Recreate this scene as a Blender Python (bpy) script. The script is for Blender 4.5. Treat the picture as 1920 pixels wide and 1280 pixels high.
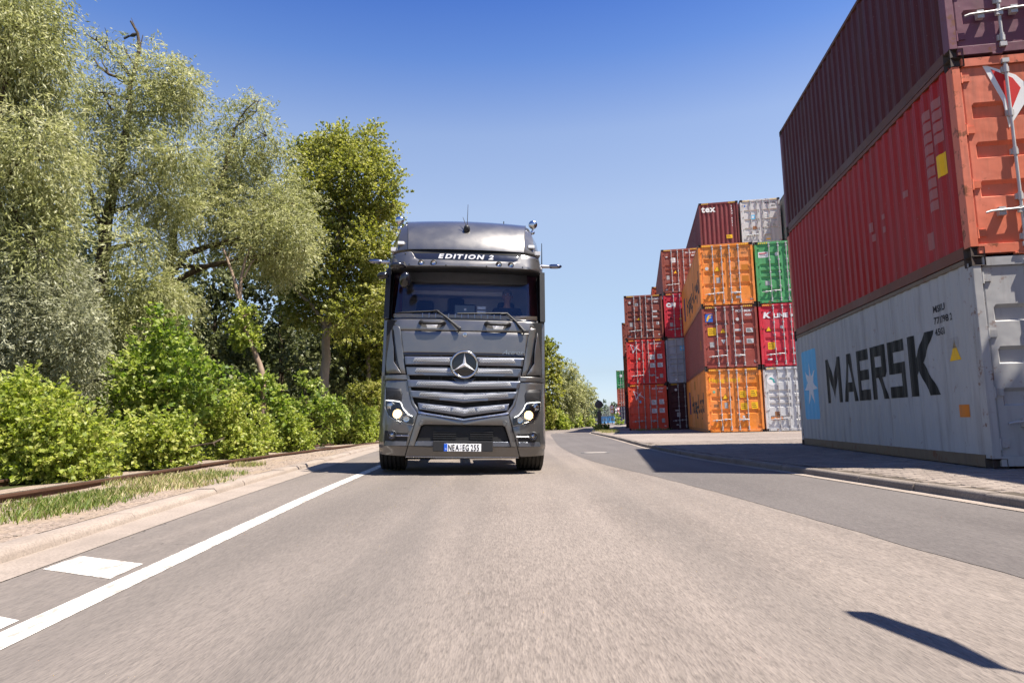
import bpy, bmesh, math, random
import numpy as np
from mathutils import Vector, Matrix, noise

for o in list(bpy.data.objects): bpy.data.objects.remove(o)
SC = bpy.context.scene
COL = SC.collection
R = math.radians
random.seed(4)
RNG = np.random.default_rng(11)

# ------------------------------------------------------------------ camera
CAM_H, CAM_P, CAM_R, CAM_F = 0.76, .1178, .0255, 1280.0
cam_d = bpy.data.cameras.new('camera'); cam = bpy.data.objects.new('camera', cam_d); COL.objects.link(cam)
Fv = Vector((0, math.cos(CAM_P), math.sin(CAM_P))); U0 = Vector((0, -math.sin(CAM_P), math.cos(CAM_P))); R0 = Vector((1, 0, 0))
Rv = R0*math.cos(CAM_R) - U0*math.sin(CAM_R); Uv = R0*math.sin(CAM_R) + U0*math.cos(CAM_R)
m = Matrix((Rv, Uv, -Fv)).transposed().to_4x4(); m.translation = (0, 0, CAM_H)
cam.matrix_world = m
cam_d.sensor_width = 36; cam_d.lens = 24; cam_d.clip_start = .05; cam_d.clip_end = 6000
SC.camera = cam

# ------------------------------------------------------------------ sky and sun
SUN = Vector((.87*math.cos(R(62)), -.49*math.cos(R(62)), math.sin(R(62)))).normalized()
w = bpy.data.worlds.new('World'); SC.world = w; w.use_nodes = True
nt = w.node_tree; nt.nodes.clear()
wo = nt.nodes.new('ShaderNodeOutputWorld'); bg = nt.nodes.new('ShaderNodeBackground'); sk = nt.nodes.new('ShaderNodeTexSky')
sk.sky_type = 'NISHITA'; sk.sun_disc = False; sk.sun_elevation = R(62); sk.sun_rotation = math.atan2(SUN.x, SUN.y)
sk.air_density = 1.0; sk.dust_density = .5; sk.ozone_density = 3.0; sk.altitude = 100
bg.inputs['Strength'].default_value = .10
# the day's clear deep blue: the sky keeps its colour by height above the horizon, the same all round
tc = nt.nodes.new('ShaderNodeTexCoord'); sx = nt.nodes.new('ShaderNodeSeparateXYZ'); rp = nt.nodes.new('ShaderNodeValToRGB'); mu = nt.nodes.new('ShaderNodeMix')
nt.links.new(tc.outputs['Generated'], sx.inputs[0]); nt.links.new(sx.outputs[2], rp.inputs[0])
stops = [(0, (.56, .64, .88)), (.07, (.57, .55, .62)), (.18, (.85, .73, .67)), (.30, (1.12, .90, .79)), (.40, (1.04, .89, .85)), (.49, (.54, .64, .86)), (.57, (.29, .45, .81)), (1, (.27, .43, .8))]
while len(rp.color_ramp.elements) < len(stops): rp.color_ramp.elements.new(.5)
for q, (p_, c_) in zip(rp.color_ramp.elements, stops): q.position = p_; q.color = (*c_, 1)
mu.data_type = 'RGBA'; mu.blend_type = 'MULTIPLY'; mu.inputs[0].default_value = 1
nt.links.new(sk.outputs[0], mu.inputs[6]); nt.links.new(rp.outputs[0], mu.inputs[7]); nt.links.new(mu.outputs[2], bg.inputs[0]); nt.links.new(bg.outputs[0], wo.inputs[0])
sl = bpy.data.lights.new('sun', 'SUN'); so = bpy.data.objects.new('sun', sl); COL.objects.link(so)
sl.energy = 5.0; sl.angle = R(.53); sl.color = (1, .93, .83)
so.rotation_euler = SUN.to_track_quat('Z', 'Y').to_euler(); so.location = (20, -10, 40)
SC.view_settings.view_transform = 'Standard'; SC.view_settings.look = 'None'
SC.view_settings.gamma = 1; SC.view_settings.use_curve_mapping = False
SC.view_settings.exposure = 1.3
SC.render.engine = 'CYCLES'

# ------------------------------------------------------------------ helpers
def at(px, py, Y):
    """world point seen in the photograph at (px, py), Y metres down the road"""
    d = Rv*(px-960) + Fv*CAM_F - Uv*(py-640)
    t = Y/d.y
    return Vector((d.x*t, Y, CAM_H+d.z*t))

def tag(o, label=None, cat=None, group=None, kind=None):
    if label: o['label'] = label
    if cat: o['category'] = cat
    if group: o['group'] = group
    if kind: o['kind'] = kind
    return o

def empty(name, loc=(0, 0, 0), rz=0, label=None, cat=None, group=None, parent=None):
    o = bpy.data.objects.new(name, None); COL.objects.link(o); o.empty_display_size = .3
    o.location = loc; o.rotation_euler = (0, 0, rz)
    if parent: o.parent = parent
    return tag(o, label, cat, group)

def link(name, me, mat=None, parent=None, loc=None, rot=None):
    o = bpy.data.objects.new(name, me); COL.objects.link(o)
    if mat and not me.materials: me.materials.append(mat)
    if parent: o.parent = parent
    if loc is not None: o.location = loc
    if rot is not None: o.rotation_euler = rot
    return o

def share(name, src, parent=None, loc=None, rot=None):
    o = src.copy(); o.name = name; COL.objects.link(o); o.parent = parent
    if loc is not None: o.location = loc
    if rot is not None: o.rotation_euler = rot
    return o

class G:
    def __init__(s): s.v = []; s.f = []
    def add(s, vs, fs):
        n = len(s.v); s.v += [tuple(v) for v in vs]; s.f += [tuple(i+n for i in f) for f in fs]; return s
    def box(s, x0, x1, y0, y1, z0, z1):
        return s.add([(x0,y0,z0),(x1,y0,z0),(x1,y1,z0),(x0,y1,z0),(x0,y0,z1),(x1,y0,z1),(x1,y1,z1),(x0,y1,z1)],
                     [(0,3,2,1),(4,5,6,7),(0,1,5,4),(1,2,6,5),(2,3,7,6),(3,0,4,7)])
    def tube(s, pts, rs, n=8, cap=True):
        pts = [Vector(p) for p in pts]
        if not hasattr(rs, '__len__'): rs = [rs]*len(pts)
        vs = []; up = None
        for i, p in enumerate(pts):
            t = (pts[min(i+1, len(pts)-1)]-pts[max(i-1, 0)]).normalized()
            if up is None:
                up = Vector((0, 0, 1)) if abs(t.z) < .9 else Vector((1, 0, 0))
            a = t.cross(up).normalized(); b = a.cross(t).normalized(); up = b
            for k in range(n):
                an = 2*math.pi*k/n; vs.append(p+(a*math.cos(an)+b*math.sin(an))*rs[i])
        fs = []
        for i in range(len(pts)-1):
            for k in range(n):
                fs.append((i*n+k, i*n+(k+1) % n, (i+1)*n+(k+1) % n, (i+1)*n+k))
        if cap: fs += [tuple(range(n))[::-1], tuple((len(pts)-1)*n+k for k in range(n))]
        return s.add(vs, fs)
    def lathe(s, o, ax, prof, n=24, cap=True):
        """profile of (radius, distance along axis) turned round the axis"""
        o = Vector(o); ax = Vector(ax).normalized()
        up = Vector((0, 0, 1)) if abs(ax.z) < .9 else Vector((1, 0, 0))
        a = ax.cross(up).normalized(); b = a.cross(ax).normalized()
        vs = []; fs = []
        for r, h in prof:
            for k in range(n):
                an = 2*math.pi*k/n; vs.append(o+ax*h+(a*math.cos(an)+b*math.sin(an))*max(r, 1e-4))
        for i in range(len(prof)-1):
            for k in range(n):
                fs.append((i*n+k, i*n+(k+1) % n, (i+1)*n+(k+1) % n, (i+1)*n+k))
        if cap: fs += [tuple(range(n))[::-1], tuple((len(prof)-1)*n+k for k in range(n))]
        return s.add(vs, fs)
    def prism(s, poly, f0, f1):
        """2D outline put in space by f0 (front) and f1 (back)"""
        n = len(poly)
        return s.add([f0(*p) for p in poly]+[f1(*p) for p in poly],
                     [tuple(range(n)), tuple(range(2*n-1, n-1, -1))]+[(i, i+n, (i+1) % n+n, (i+1) % n) for i in range(n)])
    def grid(s, rows):
        n = len(rows[0]); vs = [p for r in rows for p in r]
        return s.add(vs, [(i*n+j, i*n+j+1, (i+1)*n+j+1, (i+1)*n+j) for i in range(len(rows)-1) for j in range(n-1)])
    def mesh(s, name, smooth=None, bevel=0, recalc=True):
        bm = bmesh.new()
        vs = [bm.verts.new(v) for v in s.v]
        for f in s.f:
            try: bm.faces.new([vs[i] for i in f])
            except ValueError: pass
        if recalc: bmesh.ops.recalc_face_normals(bm, faces=bm.faces)
        if bevel: bmesh.ops.bevel(bm, geom=[e for e in bm.edges if len(e.link_faces) == 2 and e.calc_face_angle(0) > .5], offset=bevel, segments=2, affect='EDGES', profile=.6)
        return bm_mesh(name, bm, smooth)
    def build(s, name, mat=None, parent=None, smooth=None, bevel=0, loc=None, rot=None, recalc=True):
        return link(name, s.mesh(name, smooth, bevel, recalc), mat, parent, loc, rot)

def bm_mesh(name, bm, smooth=None):
    me = bpy.data.meshes.new(name); bm.to_mesh(me); bm.free()
    if smooth is not None:
        me.polygons.foreach_set('use_smooth', [True]*len(me.polygons))
        me.set_sharp_from_angle(angle=R(smooth))
    return me

def quad_mesh(name, V, tint=None):
    """many loose quads from an (n,4,3) array"""
    n = len(V); me = bpy.data.meshes.new(name)
    me.vertices.add(n*4); me.loops.add(n*4); me.polygons.add(n)
    me.vertices.foreach_set('co', V.reshape(-1).astype(np.float32))
    me.loops.foreach_set('vertex_index', np.arange(n*4, dtype=np.int32))
    me.polygons.foreach_set('loop_start', np.arange(0, n*4, 4, dtype=np.int32))
    if tint is not None:
        a = me.attributes.new('tint', 'FLOAT', 'POINT'); a.data.foreach_set('value', np.repeat(tint, 4).astype(np.float32))
    me.update(calc_edges=True); return me

_tc = {}
def text_mesh(s, size=1.0, wscale=1.0, shear=0.0, bold=0.0, extrude=0.0, align='LEFT', space=1.0):
    k = (s, size, wscale, shear, bold, extrude, align, space)
    if k in _tc: return _tc[k]
    c = bpy.data.curves.new('lettering', 'FONT'); c.body = s; c.size = size; c.shear = shear; c.offset = bold; c.extrude = extrude
    c.align_x = align; c.space_character = space; c.resolution_u = 3
    o = bpy.data.objects.new('lettering', c); COL.objects.link(o)
    dg = bpy.context.evaluated_depsgraph_get()
    me = bpy.data.meshes.new_from_object(o.evaluated_get(dg)); me.name = 'lettering'
    bpy.data.objects.remove(o); bpy.data.curves.remove(c)
    for v in me.vertices: v.co.x *= wscale
    _tc[k] = me; return me

def text(s, mat, parent, loc, rot=(R(90), 0, 0), name='lettering', **kw):
    me = text_mesh(s, **kw)
    o = bpy.data.objects.new(name, me); COL.objects.link(o); o.parent = parent
    o.location = loc; o.rotation_euler = rot
    if not me.materials: me.materials.append(mat)
    o.material_slots[0].link = 'OBJECT'; o.material_slots[0].material = mat
    return o

def chars(s, mat, parent, loc, gap, space, centre=False, name='letter', **kw):
    """one object for each character"""
    W = []; x = 0
    for ch in s:
        if ch == ' ': x += space; continue
        me = text_mesh(ch, **kw); xs = [v.co.x for v in me.vertices]; W.append((ch, x-min(xs))); x += max(xs)-min(xs)+gap
    off = -x/2 if centre else 0
    for ch, dx in W: text(ch, mat, parent, (loc[0]+dx+off, loc[1], loc[2]), name=name, **kw)

# ------------------------------------------------------------------ materials
class N:
    """tiny node helper"""
    def __init__(s, name):
        s.m = bpy.data.materials.new(name); s.m.use_nodes = True; s.t = s.m.node_tree; s.t.nodes.clear()
        s.out = s.t.nodes.new('ShaderNodeOutputMaterial')
    def n(s, typ, **kw):
        x = s.t.nodes.new('ShaderNode'+typ)
        for k, v in kw.items():
            if k in x.inputs: 
                if hasattr(v, 'is_output') or isinstance(v, bpy.types.NodeSocket): s.t.links.new(v, x.inputs[k])
                else: x.inputs[k].default_value = v
            else: setattr(x, k, v)
        return x
    def l(s, a, b): s.t.links.new(a, b)
    def math(s, op, a, b=0.0, c=None):
        x = s.t.nodes.new('ShaderNodeMath'); x.operation = op
        for i, q in enumerate((a, b) if c is None else (a, b, c)):
            if isinstance(q, bpy.types.NodeSocket): s.l(q, x.inputs[i])
            else: x.inputs[i].default_value = q
        return x.outputs[0]
    def mix(s, fac, a, b, mode='MIX'):
        x = s.t.nodes.new('ShaderNodeMix'); x.data_type = 'RGBA'; x.blend_type = mode
        for i, q in ((0, fac), (6, a), (7, b)):
            if isinstance(q, bpy.types.NodeSocket): s.l(q, x.inputs[i])
            else: x.inputs[i].default_value = q if i == 0 else (*q[:3], 1)
        return x.outputs[2]
    def ramp(s, fac, stops):
        x = s.t.nodes.new('ShaderNodeValToRGB'); s.l(fac, x.inputs[0]); e = x.color_ramp.elements
        while len(e) < len(stops): e.new(.5)
        for q, (p, c) in zip(e, stops):
            q.position = p; q.color = (*c, 1) if hasattr(c, '__len__') else (c, c, c, 1)
        return x.outputs[0]
    def coord(s, which='Object', scale=(1, 1, 1), rot=(0, 0, 0)):
        c = s.t.nodes.new('ShaderNodeTexCoord'); mp = s.t.nodes.new('ShaderNodeMapping')
        mp.inputs['Scale'].default_value = scale; mp.inputs['Rotation'].default_value = rot
        s.l(c.outputs[which], mp.inputs[0]); return mp.outputs[0]
    def pos(s, scale=(1, 1, 1), rot=(0, 0, 0)):
        c = s.t.nodes.new('ShaderNodeNewGeometry'); mp = s.t.nodes.new('ShaderNodeMapping')
        mp.inputs['Scale'].default_value = scale; mp.inputs['Rotation'].default_value = rot
        s.l(c.outputs['Position'], mp.inputs[0]); return mp.outputs[0]
    def noise(s, vec, scale, detail=4, rough=.55):
        x = s.n('TexNoise'); s.l(vec, x.inputs['Vector']); x.inputs['Scale'].default_value = scale
        x.inputs['Detail'].default_value = detail; x.inputs['Roughness'].default_value = rough
        return x.outputs['Fac']
    def bump(s, h, strength=.3, dist=.01):
        x = s.n('Bump'); s.l(h, x.inputs['Height']); x.inputs['Strength'].default_value = strength; x.inputs['Distance'].default_value = dist
        return x.outputs[0]
    def bsdf(s, base, rough=.5, metal=0, coat=0, spec=.5, normal=None, emit=None, estr=0, coat_rough=.05):
        b = s.n('BsdfPrincipled')
        for k, q in (('Base Color', base), ('Roughness', rough), ('Metallic', metal), ('Coat Weight', coat), ('Specular IOR Level', spec), ('Coat Roughness', coat_rough)):
            if isinstance(q, bpy.types.NodeSocket): s.l(q, b.inputs[k])
            elif hasattr(q, '__len__'): b.inputs[k].default_value = (*q[:3], 1)
            else: b.inputs[k].default_value = q
        if normal is not None: s.l(normal, b.inputs['Normal'])
        if emit: b.inputs['Emission Color'].default_value = (*emit, 1); b.inputs['Emission Strength'].default_value = estr
        s.l(b.outputs[0], s.out.inputs[0]); return s.m

_mc = {}
def simple(name, col, rough=.5, metal=0, coat=0, var=.12, scale=6, spec=.5, emit=None, estr=0, bump=0):
    if name in _mc: return _mc[name]
    n = N(name); f = n.noise(n.coord(), scale)
    c = n.mix(f, tuple(q*(1-var) for q in col), tuple(min(1, q*(1+var)) for q in col))
    rr = n.math('MULTIPLY_ADD', f, .2, rough-.1)
    nm = n.bump(n.noise(n.coord(), scale*12, 3), bump, .004) if bump else None
    _mc[name] = n.bsdf(c, rr, metal, coat, spec, nm, emit, estr); return _mc[name]
# ------------------------------------------------------------------ ground, road, yard
def lut(pts):
    xs = [p[0] for p in pts]; ys = [p[1] for p in pts]
    return lambda y: float(np.interp(y, xs, ys))
def smooth_lut(pts):
    f = lut(pts)
    return lambda y: (f(y-1.6)+f(y-.8)+2*f(y)+f(y+.8)+f(y+1.6))/6
XL = smooth_lut([(-8, -1.9), (2, -2.33), (3.4, -2.5), (5.3, -2.7), (7.5, -2.9), (10.6, -3.14), (18.8, -3.75), (23, -3.93), (28, -3.8), (36, -2.95), (45, -1.85), (60, 1.2), (68, 3.2), (93, 7.4), (141, 17), (240, 46)])
XK = smooth_lut([(-8, -2.2), (2, -2.66), (3.9, -2.85), (6, -3.08), (7.9, -3.3), (12, -3.62), (18.8, -4.12), (23, -4.3), (28, -4.15), (36, -3.3), (45, -2.2), (60, .8), (68, 2.8), (93, 7), (141, 16.5), (240, 45)])
XR = smooth_lut([(-8, 4.7), (5.5, 4.05), (7.8, 3.97), (9.8, 3.86), (13, 3.56), (18.8, 3.63), (29, 4.19), (42.7, 4.65), (50, 6.8), (70, 10), (100, 17), (141, 27), (240, 60)])
XP = smooth_lut([(-8, 2.7), (3.3, 2.4), (4.2, 2.32), (5.8, 2.25), (8.6, 2.06), (12.9, 1.53), (16.3, 1.38), (22.6, 1.42), (40.8, 2.13), (60, 4)])
YARD = .06
def zroad(x, y):
    z = -.022*x if x < 1.5 else -.033
    k = min(1, max(0, (y-26)/20))
    return z*(1-k)-.02*k
def ys_list(a, b):
    out = [a]
    while out[-1] < b: out.append(out[-1]+max(.35, abs(out[-1])*.05))
    out[-1] = b; return out
def strip(name, mat, x0, x1, y0, y1, nx, dz, kind='structure', parent=None, zf=None, fine=False):
    g = G(); rows = []
    for y in (np.arange(y0, y1+.01, .12) if fine else ys_list(y0, y1)):
        y = float(y); a, b = x0(y), x1(y); r = []
        for i in range(nx+1):
            x = a+(b-a)*i/nx; r.append((x, y, (zf or zroad)(x, y)+dz))
        rows.append(r)
    g.grid(rows); o = g.build(name, mat, parent, smooth=40)
    if o.data.polygons[0].normal.z < 0: o.data.flip_normals()
    if kind: tag(o, kind=kind)
    return o

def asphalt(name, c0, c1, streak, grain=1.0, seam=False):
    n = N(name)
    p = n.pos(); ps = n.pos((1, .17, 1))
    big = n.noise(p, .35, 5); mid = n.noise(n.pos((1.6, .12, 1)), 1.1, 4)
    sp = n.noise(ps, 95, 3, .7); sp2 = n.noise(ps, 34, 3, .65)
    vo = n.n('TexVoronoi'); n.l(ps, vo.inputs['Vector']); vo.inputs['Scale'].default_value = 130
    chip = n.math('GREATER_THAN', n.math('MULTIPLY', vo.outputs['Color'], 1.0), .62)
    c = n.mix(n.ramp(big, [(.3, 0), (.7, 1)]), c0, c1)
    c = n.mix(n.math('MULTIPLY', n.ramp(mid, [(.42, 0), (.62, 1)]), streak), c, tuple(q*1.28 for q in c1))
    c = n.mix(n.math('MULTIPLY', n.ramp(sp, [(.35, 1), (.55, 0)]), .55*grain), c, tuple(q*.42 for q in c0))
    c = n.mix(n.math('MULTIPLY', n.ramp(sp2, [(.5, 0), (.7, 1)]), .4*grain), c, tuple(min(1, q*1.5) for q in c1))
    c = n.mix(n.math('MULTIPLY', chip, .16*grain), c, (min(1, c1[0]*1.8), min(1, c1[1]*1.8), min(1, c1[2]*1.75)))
    if seam:
        # the two halves of the carriageway were laid at different times
        g_ = n.n('NewGeometry'); s_ = n.n('SeparateXYZ'); n.l(g_.outputs['Position'], s_.inputs[0])
        d_ = n.math('ADD', n.math('MULTIPLY_ADD', s_.outputs[1], .0855, .09), n.math('ADD', s_.outputs[0], n.math('MULTIPLY', big, .16)))
        c = n.mix(n.ramp(n.math('MULTIPLY_ADD', d_, -2.2, .5), [(.35, 0), (.65, .33)]), c, (.105, .094, .086))
        tk = n.ramp(n.noise(n.pos((.9, .03, 1)), 1.6, 2), [(.42, 0), (.60, 1)])
        c = n.mix(n.math('MULTIPLY', tk, .3), c, (.09, .08, .072))
        ck = n.n('TexVoronoi'); ck.feature = 'DISTANCE_TO_EDGE'; wv = n.n('VectorMath', operation='ADD'); n.l(p, wv.inputs[0])
        nz = n.n('TexNoise'); n.l(p, nz.inputs['Vector']); nz.inputs['Scale'].default_value = 3; n.l(nz.outputs['Color'], wv.inputs[1]); n.l(wv.outputs[0], ck.inputs['Vector']); ck.inputs['Scale'].default_value = .34
        crack = n.math('MULTIPLY', n.math('LESS_THAN', ck.outputs['Distance'], .0035), n.ramp(n.noise(p, .5, 3), [(.55, 0), (.6, .6)]))
        c = n.mix(crack, c, (.05, .045, .04))
    h = n.math('ADD', n.math('MULTIPLY', sp, .6), vo.outputs['Distance'])
    return n.bsdf(c, .86, spec=.35, normal=n.bump(h, .5*grain, .006))
M_ROAD = asphalt('worn_asphalt', (.138, .114, .097), (.192, .161, .137), .45, .85, True)
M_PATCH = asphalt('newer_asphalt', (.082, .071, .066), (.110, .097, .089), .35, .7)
n = N('dry_soil'); p = n.pos()
f = n.noise(p, .8, 6); f2 = n.noise(p, 22, 4, .7)
c = n.mix(n.ramp(f, [(.35, 0), (.65, 1)]), (.27, .205, .145), (.15, .115, .07))
c = n.mix(n.math('MULTIPLY', n.ramp(f2, [(.45, 0), (.65, 1)]), .6), c, (.36, .29, .22))
M_SOIL = n.bsdf(c, .95, spec=.2, normal=n.bump(n.noise(p, 40, 5, .7), .8, .02))
n = N('gravel_verge'); p = n.pos()
v = n.n('TexVoronoi'); n.l(p, v.inputs['Vector']); v.inputs['Scale'].default_value = 38
c = n.mix(n.math('MULTIPLY', v.outputs['Color'], .9), (.15, .115, .09), (.40, .315, .25))
c = n.mix(n.math('MULTIPLY', n.ramp(n.noise(p, 1.7, 5), [(.45, 0), (.65, 1)]), .7), c, (.29, .22, .15))
M_GRAVEL = n.bsdf(c, .95, spec=.2, normal=n.bump(v.outputs['Distance'], .9, .02))
n = N('forest_floor'); p = n.pos(); f = n.noise(p, .6, 6)
M_FLOOR = n.bsdf(n.mix(f, (.03, .035, .014), (.075, .08, .03)), .95, spec=.1, normal=n.bump(n.noise(p, 9, 5), 1, .08))
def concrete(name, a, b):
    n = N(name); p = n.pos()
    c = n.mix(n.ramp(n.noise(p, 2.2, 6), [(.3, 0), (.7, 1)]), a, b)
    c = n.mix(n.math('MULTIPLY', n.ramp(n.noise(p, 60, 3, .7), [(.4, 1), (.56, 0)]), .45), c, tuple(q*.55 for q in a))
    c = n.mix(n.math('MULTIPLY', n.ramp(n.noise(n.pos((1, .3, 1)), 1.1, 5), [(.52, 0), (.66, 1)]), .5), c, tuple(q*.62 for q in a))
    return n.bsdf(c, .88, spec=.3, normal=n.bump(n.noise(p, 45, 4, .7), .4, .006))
M_GUTTER = concrete('gutter_concrete', (.25, .206, .17), (.32, .265, .22))
M_KERB = concrete('kerb_concrete', (.25, .205, .168), (.33, .27, .222))
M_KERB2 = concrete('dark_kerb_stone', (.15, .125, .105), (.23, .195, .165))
n = N('block_paving'); p = n.pos()
oi = n.n('ObjectInfo')
geo = n.n('NewGeometry')
isl = geo.outputs['Random Per Island']
rnd = n.math('FRACT', n.math('ADD', isl, oi.outputs['Random']))
c = n.mix(rnd, (.175, .142, .12), (.27, .225, .19))
c = n.mix(n.math('MULTIPLY', n.ramp(n.noise(p, .55, 5), [(.42, 0), (.62, 1)]), .55), c, (.15, .124, .106))
c = n.mix(n.math('MULTIPLY', n.ramp(n.noise(p, 70, 3, .7), [(.4, 1), (.55, 0)]), .4), c, (.1, .085, .07))
M_PAVER = n.bsdf(c, .9, spec=.25, normal=n.bump(n.noise(p, 50, 4, .7), .4, .006))
n = N('yard_paving_base'); p = n.pos((1, 1, 1), (0, 0, -.14))
br = n.n('TexBrick'); n.l(p, br.inputs['Vector']); br.inputs['Scale'].default_value = 1
br.inputs['Brick Width'].default_value = .2; br.inputs['Row Height'].default_value = .1; br.inputs['Mortar Size'].default_value = .007
br.inputs['Color1'].default_value = (.175, .142, .12, 1); br.inputs['Color2'].default_value = (.265, .222, .188, 1); br.inputs['Mortar'].default_value = (.085, .07, .055, 1)
c = n.mix(n.math('MULTIPLY', n.ramp(n.noise(n.pos(), .55, 5), [(.42, 0), (.62, 1)]), .5), br.outputs['Color'], (.15, .124, .106))
c = n.mix(n.math('MULTIPLY', n.ramp(n.noise(n.pos((1, .4, 1)), .25, 4), [(.45, 0), (.65, 1)]), .35), c, (.33, .28, .24))
M_YARD = n.bsdf(c, .92, spec=.25, normal=n.bump(br.outputs['Fac'], -.4, .01))
n = N('joint_sand'); M_JOINT = n.bsdf(n.mix(n.noise(n.pos(), 3), (.06, .05, .04), (.11, .09, .07)), .95, spec=.1)
n = N('road_paint'); p = n.pos()
wear = n.ramp(n.noise(n.pos((1, .25, 1)), 26, 5, .7), [(.41, .0), (.5, 1)])
wear2 = n.ramp(n.noise(p, 1.6, 5), [(.25, .55), (.5, 1)])
c = n.mix(n.math('MULTIPLY', wear, wear2), (.30, .265, .23), (.60, .565, .51))
M_PAINT = n.bsdf(c, .7, spec=.35, normal=n.bump(n.noise(p, 90, 3, .7), .35, .004))

g = G(); g.add([(-3000, -60, -.3), (3000, -60, -.3), (3000, 4000, -.3), (-3000, 4000, -.3)], [(0, 1, 2, 3)])
tag(g.build('ground', M_SOIL), kind='structure')
road = strip('road', M_ROAD, lambda y: XK(y)-.1, lambda y: XR(y)+.1, -8, 240, 24, 0)
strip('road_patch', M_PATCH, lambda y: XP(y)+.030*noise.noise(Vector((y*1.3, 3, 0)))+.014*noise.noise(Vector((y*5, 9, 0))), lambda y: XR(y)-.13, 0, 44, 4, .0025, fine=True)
strip('right_gutter', M_GUTTER, lambda y: XR(y)-.14, lambda y: XR(y)+.02, -8, 44, 1, .008)
gut = strip('left_gutter', M_GUTTER, lambda y: XL(y)-.001, lambda y: XK(y)+.02, -8, 60, 2, .004)
# left kerb: rounded concrete stones
lk = empty('left_kerb'); tag(lk, kind='structure')
def kerb_stone(y0, y1, xf, w, h, base, mat, parent, rnd=.05):
    prof = [(0, -.15), (0, h-rnd), (rnd*.3, h-rnd*.3), (rnd, h), (w-rnd*.6, h), (w, h-rnd*.6), (w, -.15)]
    g = G(); rows = []
    for y in (y0+.004, (y0+y1)/2, y1-.004):
        x = xf(y)
        rows.append([(x+w_*1, y, base(x, y)+z_) for w_, z_ in prof])
    g.grid(rows); n = len(prof)
    g.f += [tuple(range(n)), tuple(range(2*n, 3*n))]
    return g.build('kerb_stone', mat, parent, smooth=50)
y = .5
while y < 46:
    jit = random.uniform(-.006, .006)
    kerb_stone(y, y+1.0, lambda q: XK(q)-.24+jit, .26, .055+random.uniform(-.006, .006), zroad, M_KERB, lk, .05); y += 1.0
# concrete speed bar remnant: raised kerb end beside the truck (shadowed lump on the gutter)
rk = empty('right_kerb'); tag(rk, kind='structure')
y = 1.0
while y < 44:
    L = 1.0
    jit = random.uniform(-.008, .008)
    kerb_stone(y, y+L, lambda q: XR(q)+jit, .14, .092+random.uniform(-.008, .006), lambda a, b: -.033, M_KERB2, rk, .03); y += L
# yard: base sheet, block paving nearby
strip('yard', M_YARD, lambda y: XR(y)+.13, lambda y: 90, 20.4, 120, 10, 0, zf=lambda x, y: YARD)
strip('yard_bed', M_JOINT, lambda y: XR(y)+.13, lambda y: 40, -6, 20.4, 10, 0, zf=lambda x, y: YARD-.022)
strip('yard_edge', M_JOINT, lambda y: XR(y)+.12, lambda y: XR(y)+.34, -6, 20.4, 1, 0, zf=lambda x, y: YARD-.006)
yard_p = empty('yard_paving'); tag(yard_p, kind='structure')
pv = G(); a_, b_, c_ = .0965, .0465, .004
pv.add([(-a_, -b_, -.03), (a_, -b_, -.03), (a_, b_, -.03), (-a_, b_, -.03), (-a_, -b_, -c_), (a_, -b_, -c_), (a_, b_, -c_), (-a_, b_, -c_),
        (-a_+c_, -b_+c_, 0), (a_-c_, -b_+c_, 0), (a_-c_, b_-c_, 0), (-a_+c_, b_-c_, 0)],
       [(0, 1, 5, 4), (1, 2, 6, 5), (2, 3, 7, 6), (3, 0, 4, 7), (4, 5, 9, 8), (5, 6, 10, 9), (6, 7, 11, 10), (7, 4, 8, 11), (8, 9, 10, 11)])
pm = pv.mesh('paver'); pm.materials.append(M_PAVER)
ang = .1405; cs, sn = math.cos(ang), math.sin(ang)
near = []; far = []
for i in range(-20, 90):
    for j in range(-40, 240):
        u = 3.0+i*.2+(.1 if j % 2 else 0); v = j*.1
        x = u*cs+v*sn-.0; yy = -u*sn+v*cs
        if yy < 2.5 or yy > 20.4: continue
        if x < XR(yy)+.14+.1: continue
        lim = 5.75+(yy-8.3)*.14 if yy > 8.2 else 20
        if yy < 17.6 and x > min(lim+.6, yy*.80): continue
        if x > yy*.80: continue
        z = YARD+random.uniform(-.004, .003)
        (near if (yy > 5.4 and yy < 9.6) else far).append((x, yy, z))
near.sort(key=lambda q: q[0]**2+q[1]**2)
far += near[300:]; near = near[:300]
for x, yy, z in near:
    o = link('paver', pm, None, yard_p, (x, yy, z), (random.uniform(-.012, .012), random.uniform(-.012, .012), -ang+random.uniform(-.01, .01)))
tv = np.array([v.co[:] for v in pm.vertices]); fs = [tuple(p.vertices) for p in pm.polygons]
g = G()
for x, yy, z in far:
    q = tv.copy(); q2 = q.copy(); q2[:, 0] = q[:, 0]*cs+q[:, 1]*sn+x; q2[:, 1] = -q[:, 0]*sn+q[:, 1]*cs+yy; q2[:, 2] += z
    g.add(q2, fs)
tag(g.build('paving_stones', M_PAVER, yard_p, recalc=False), kind='stuff')
# painted markings
XW = smooth_lut([(-4, -1.45), (2.4, -1.81), (3.1, -1.88), (4.6, -1.96), (7, -2.14), (12, -2.37), (20, -2.75), (28, -3.0), (40, -2.2)])
strip('lane_line', M_PAINT, lambda y: XW(y)-.07, lambda y: XW(y)+.065, -2, 40, 1, .0025)
def dash(pts):
    g = G(); g.add([(x, y, zroad(x, y)+.0025) for x, y in pts], [(0, 1, 2, 3)])
    o = g.build('lane_dash', M_PAINT); tag(o, kind='structure')
    if o.data.polygons[0].normal.z < 0: o.data.flip_normals()
dash([(-2.50, 3.70), (-2.53, 4.06), (-2.04, 3.83), (-2.01, 3.47)])
dash([(-2.40, 2.62), (-2.42, 2.98), (-1.945, 2.76), (-1.91, 2.40)])
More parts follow.
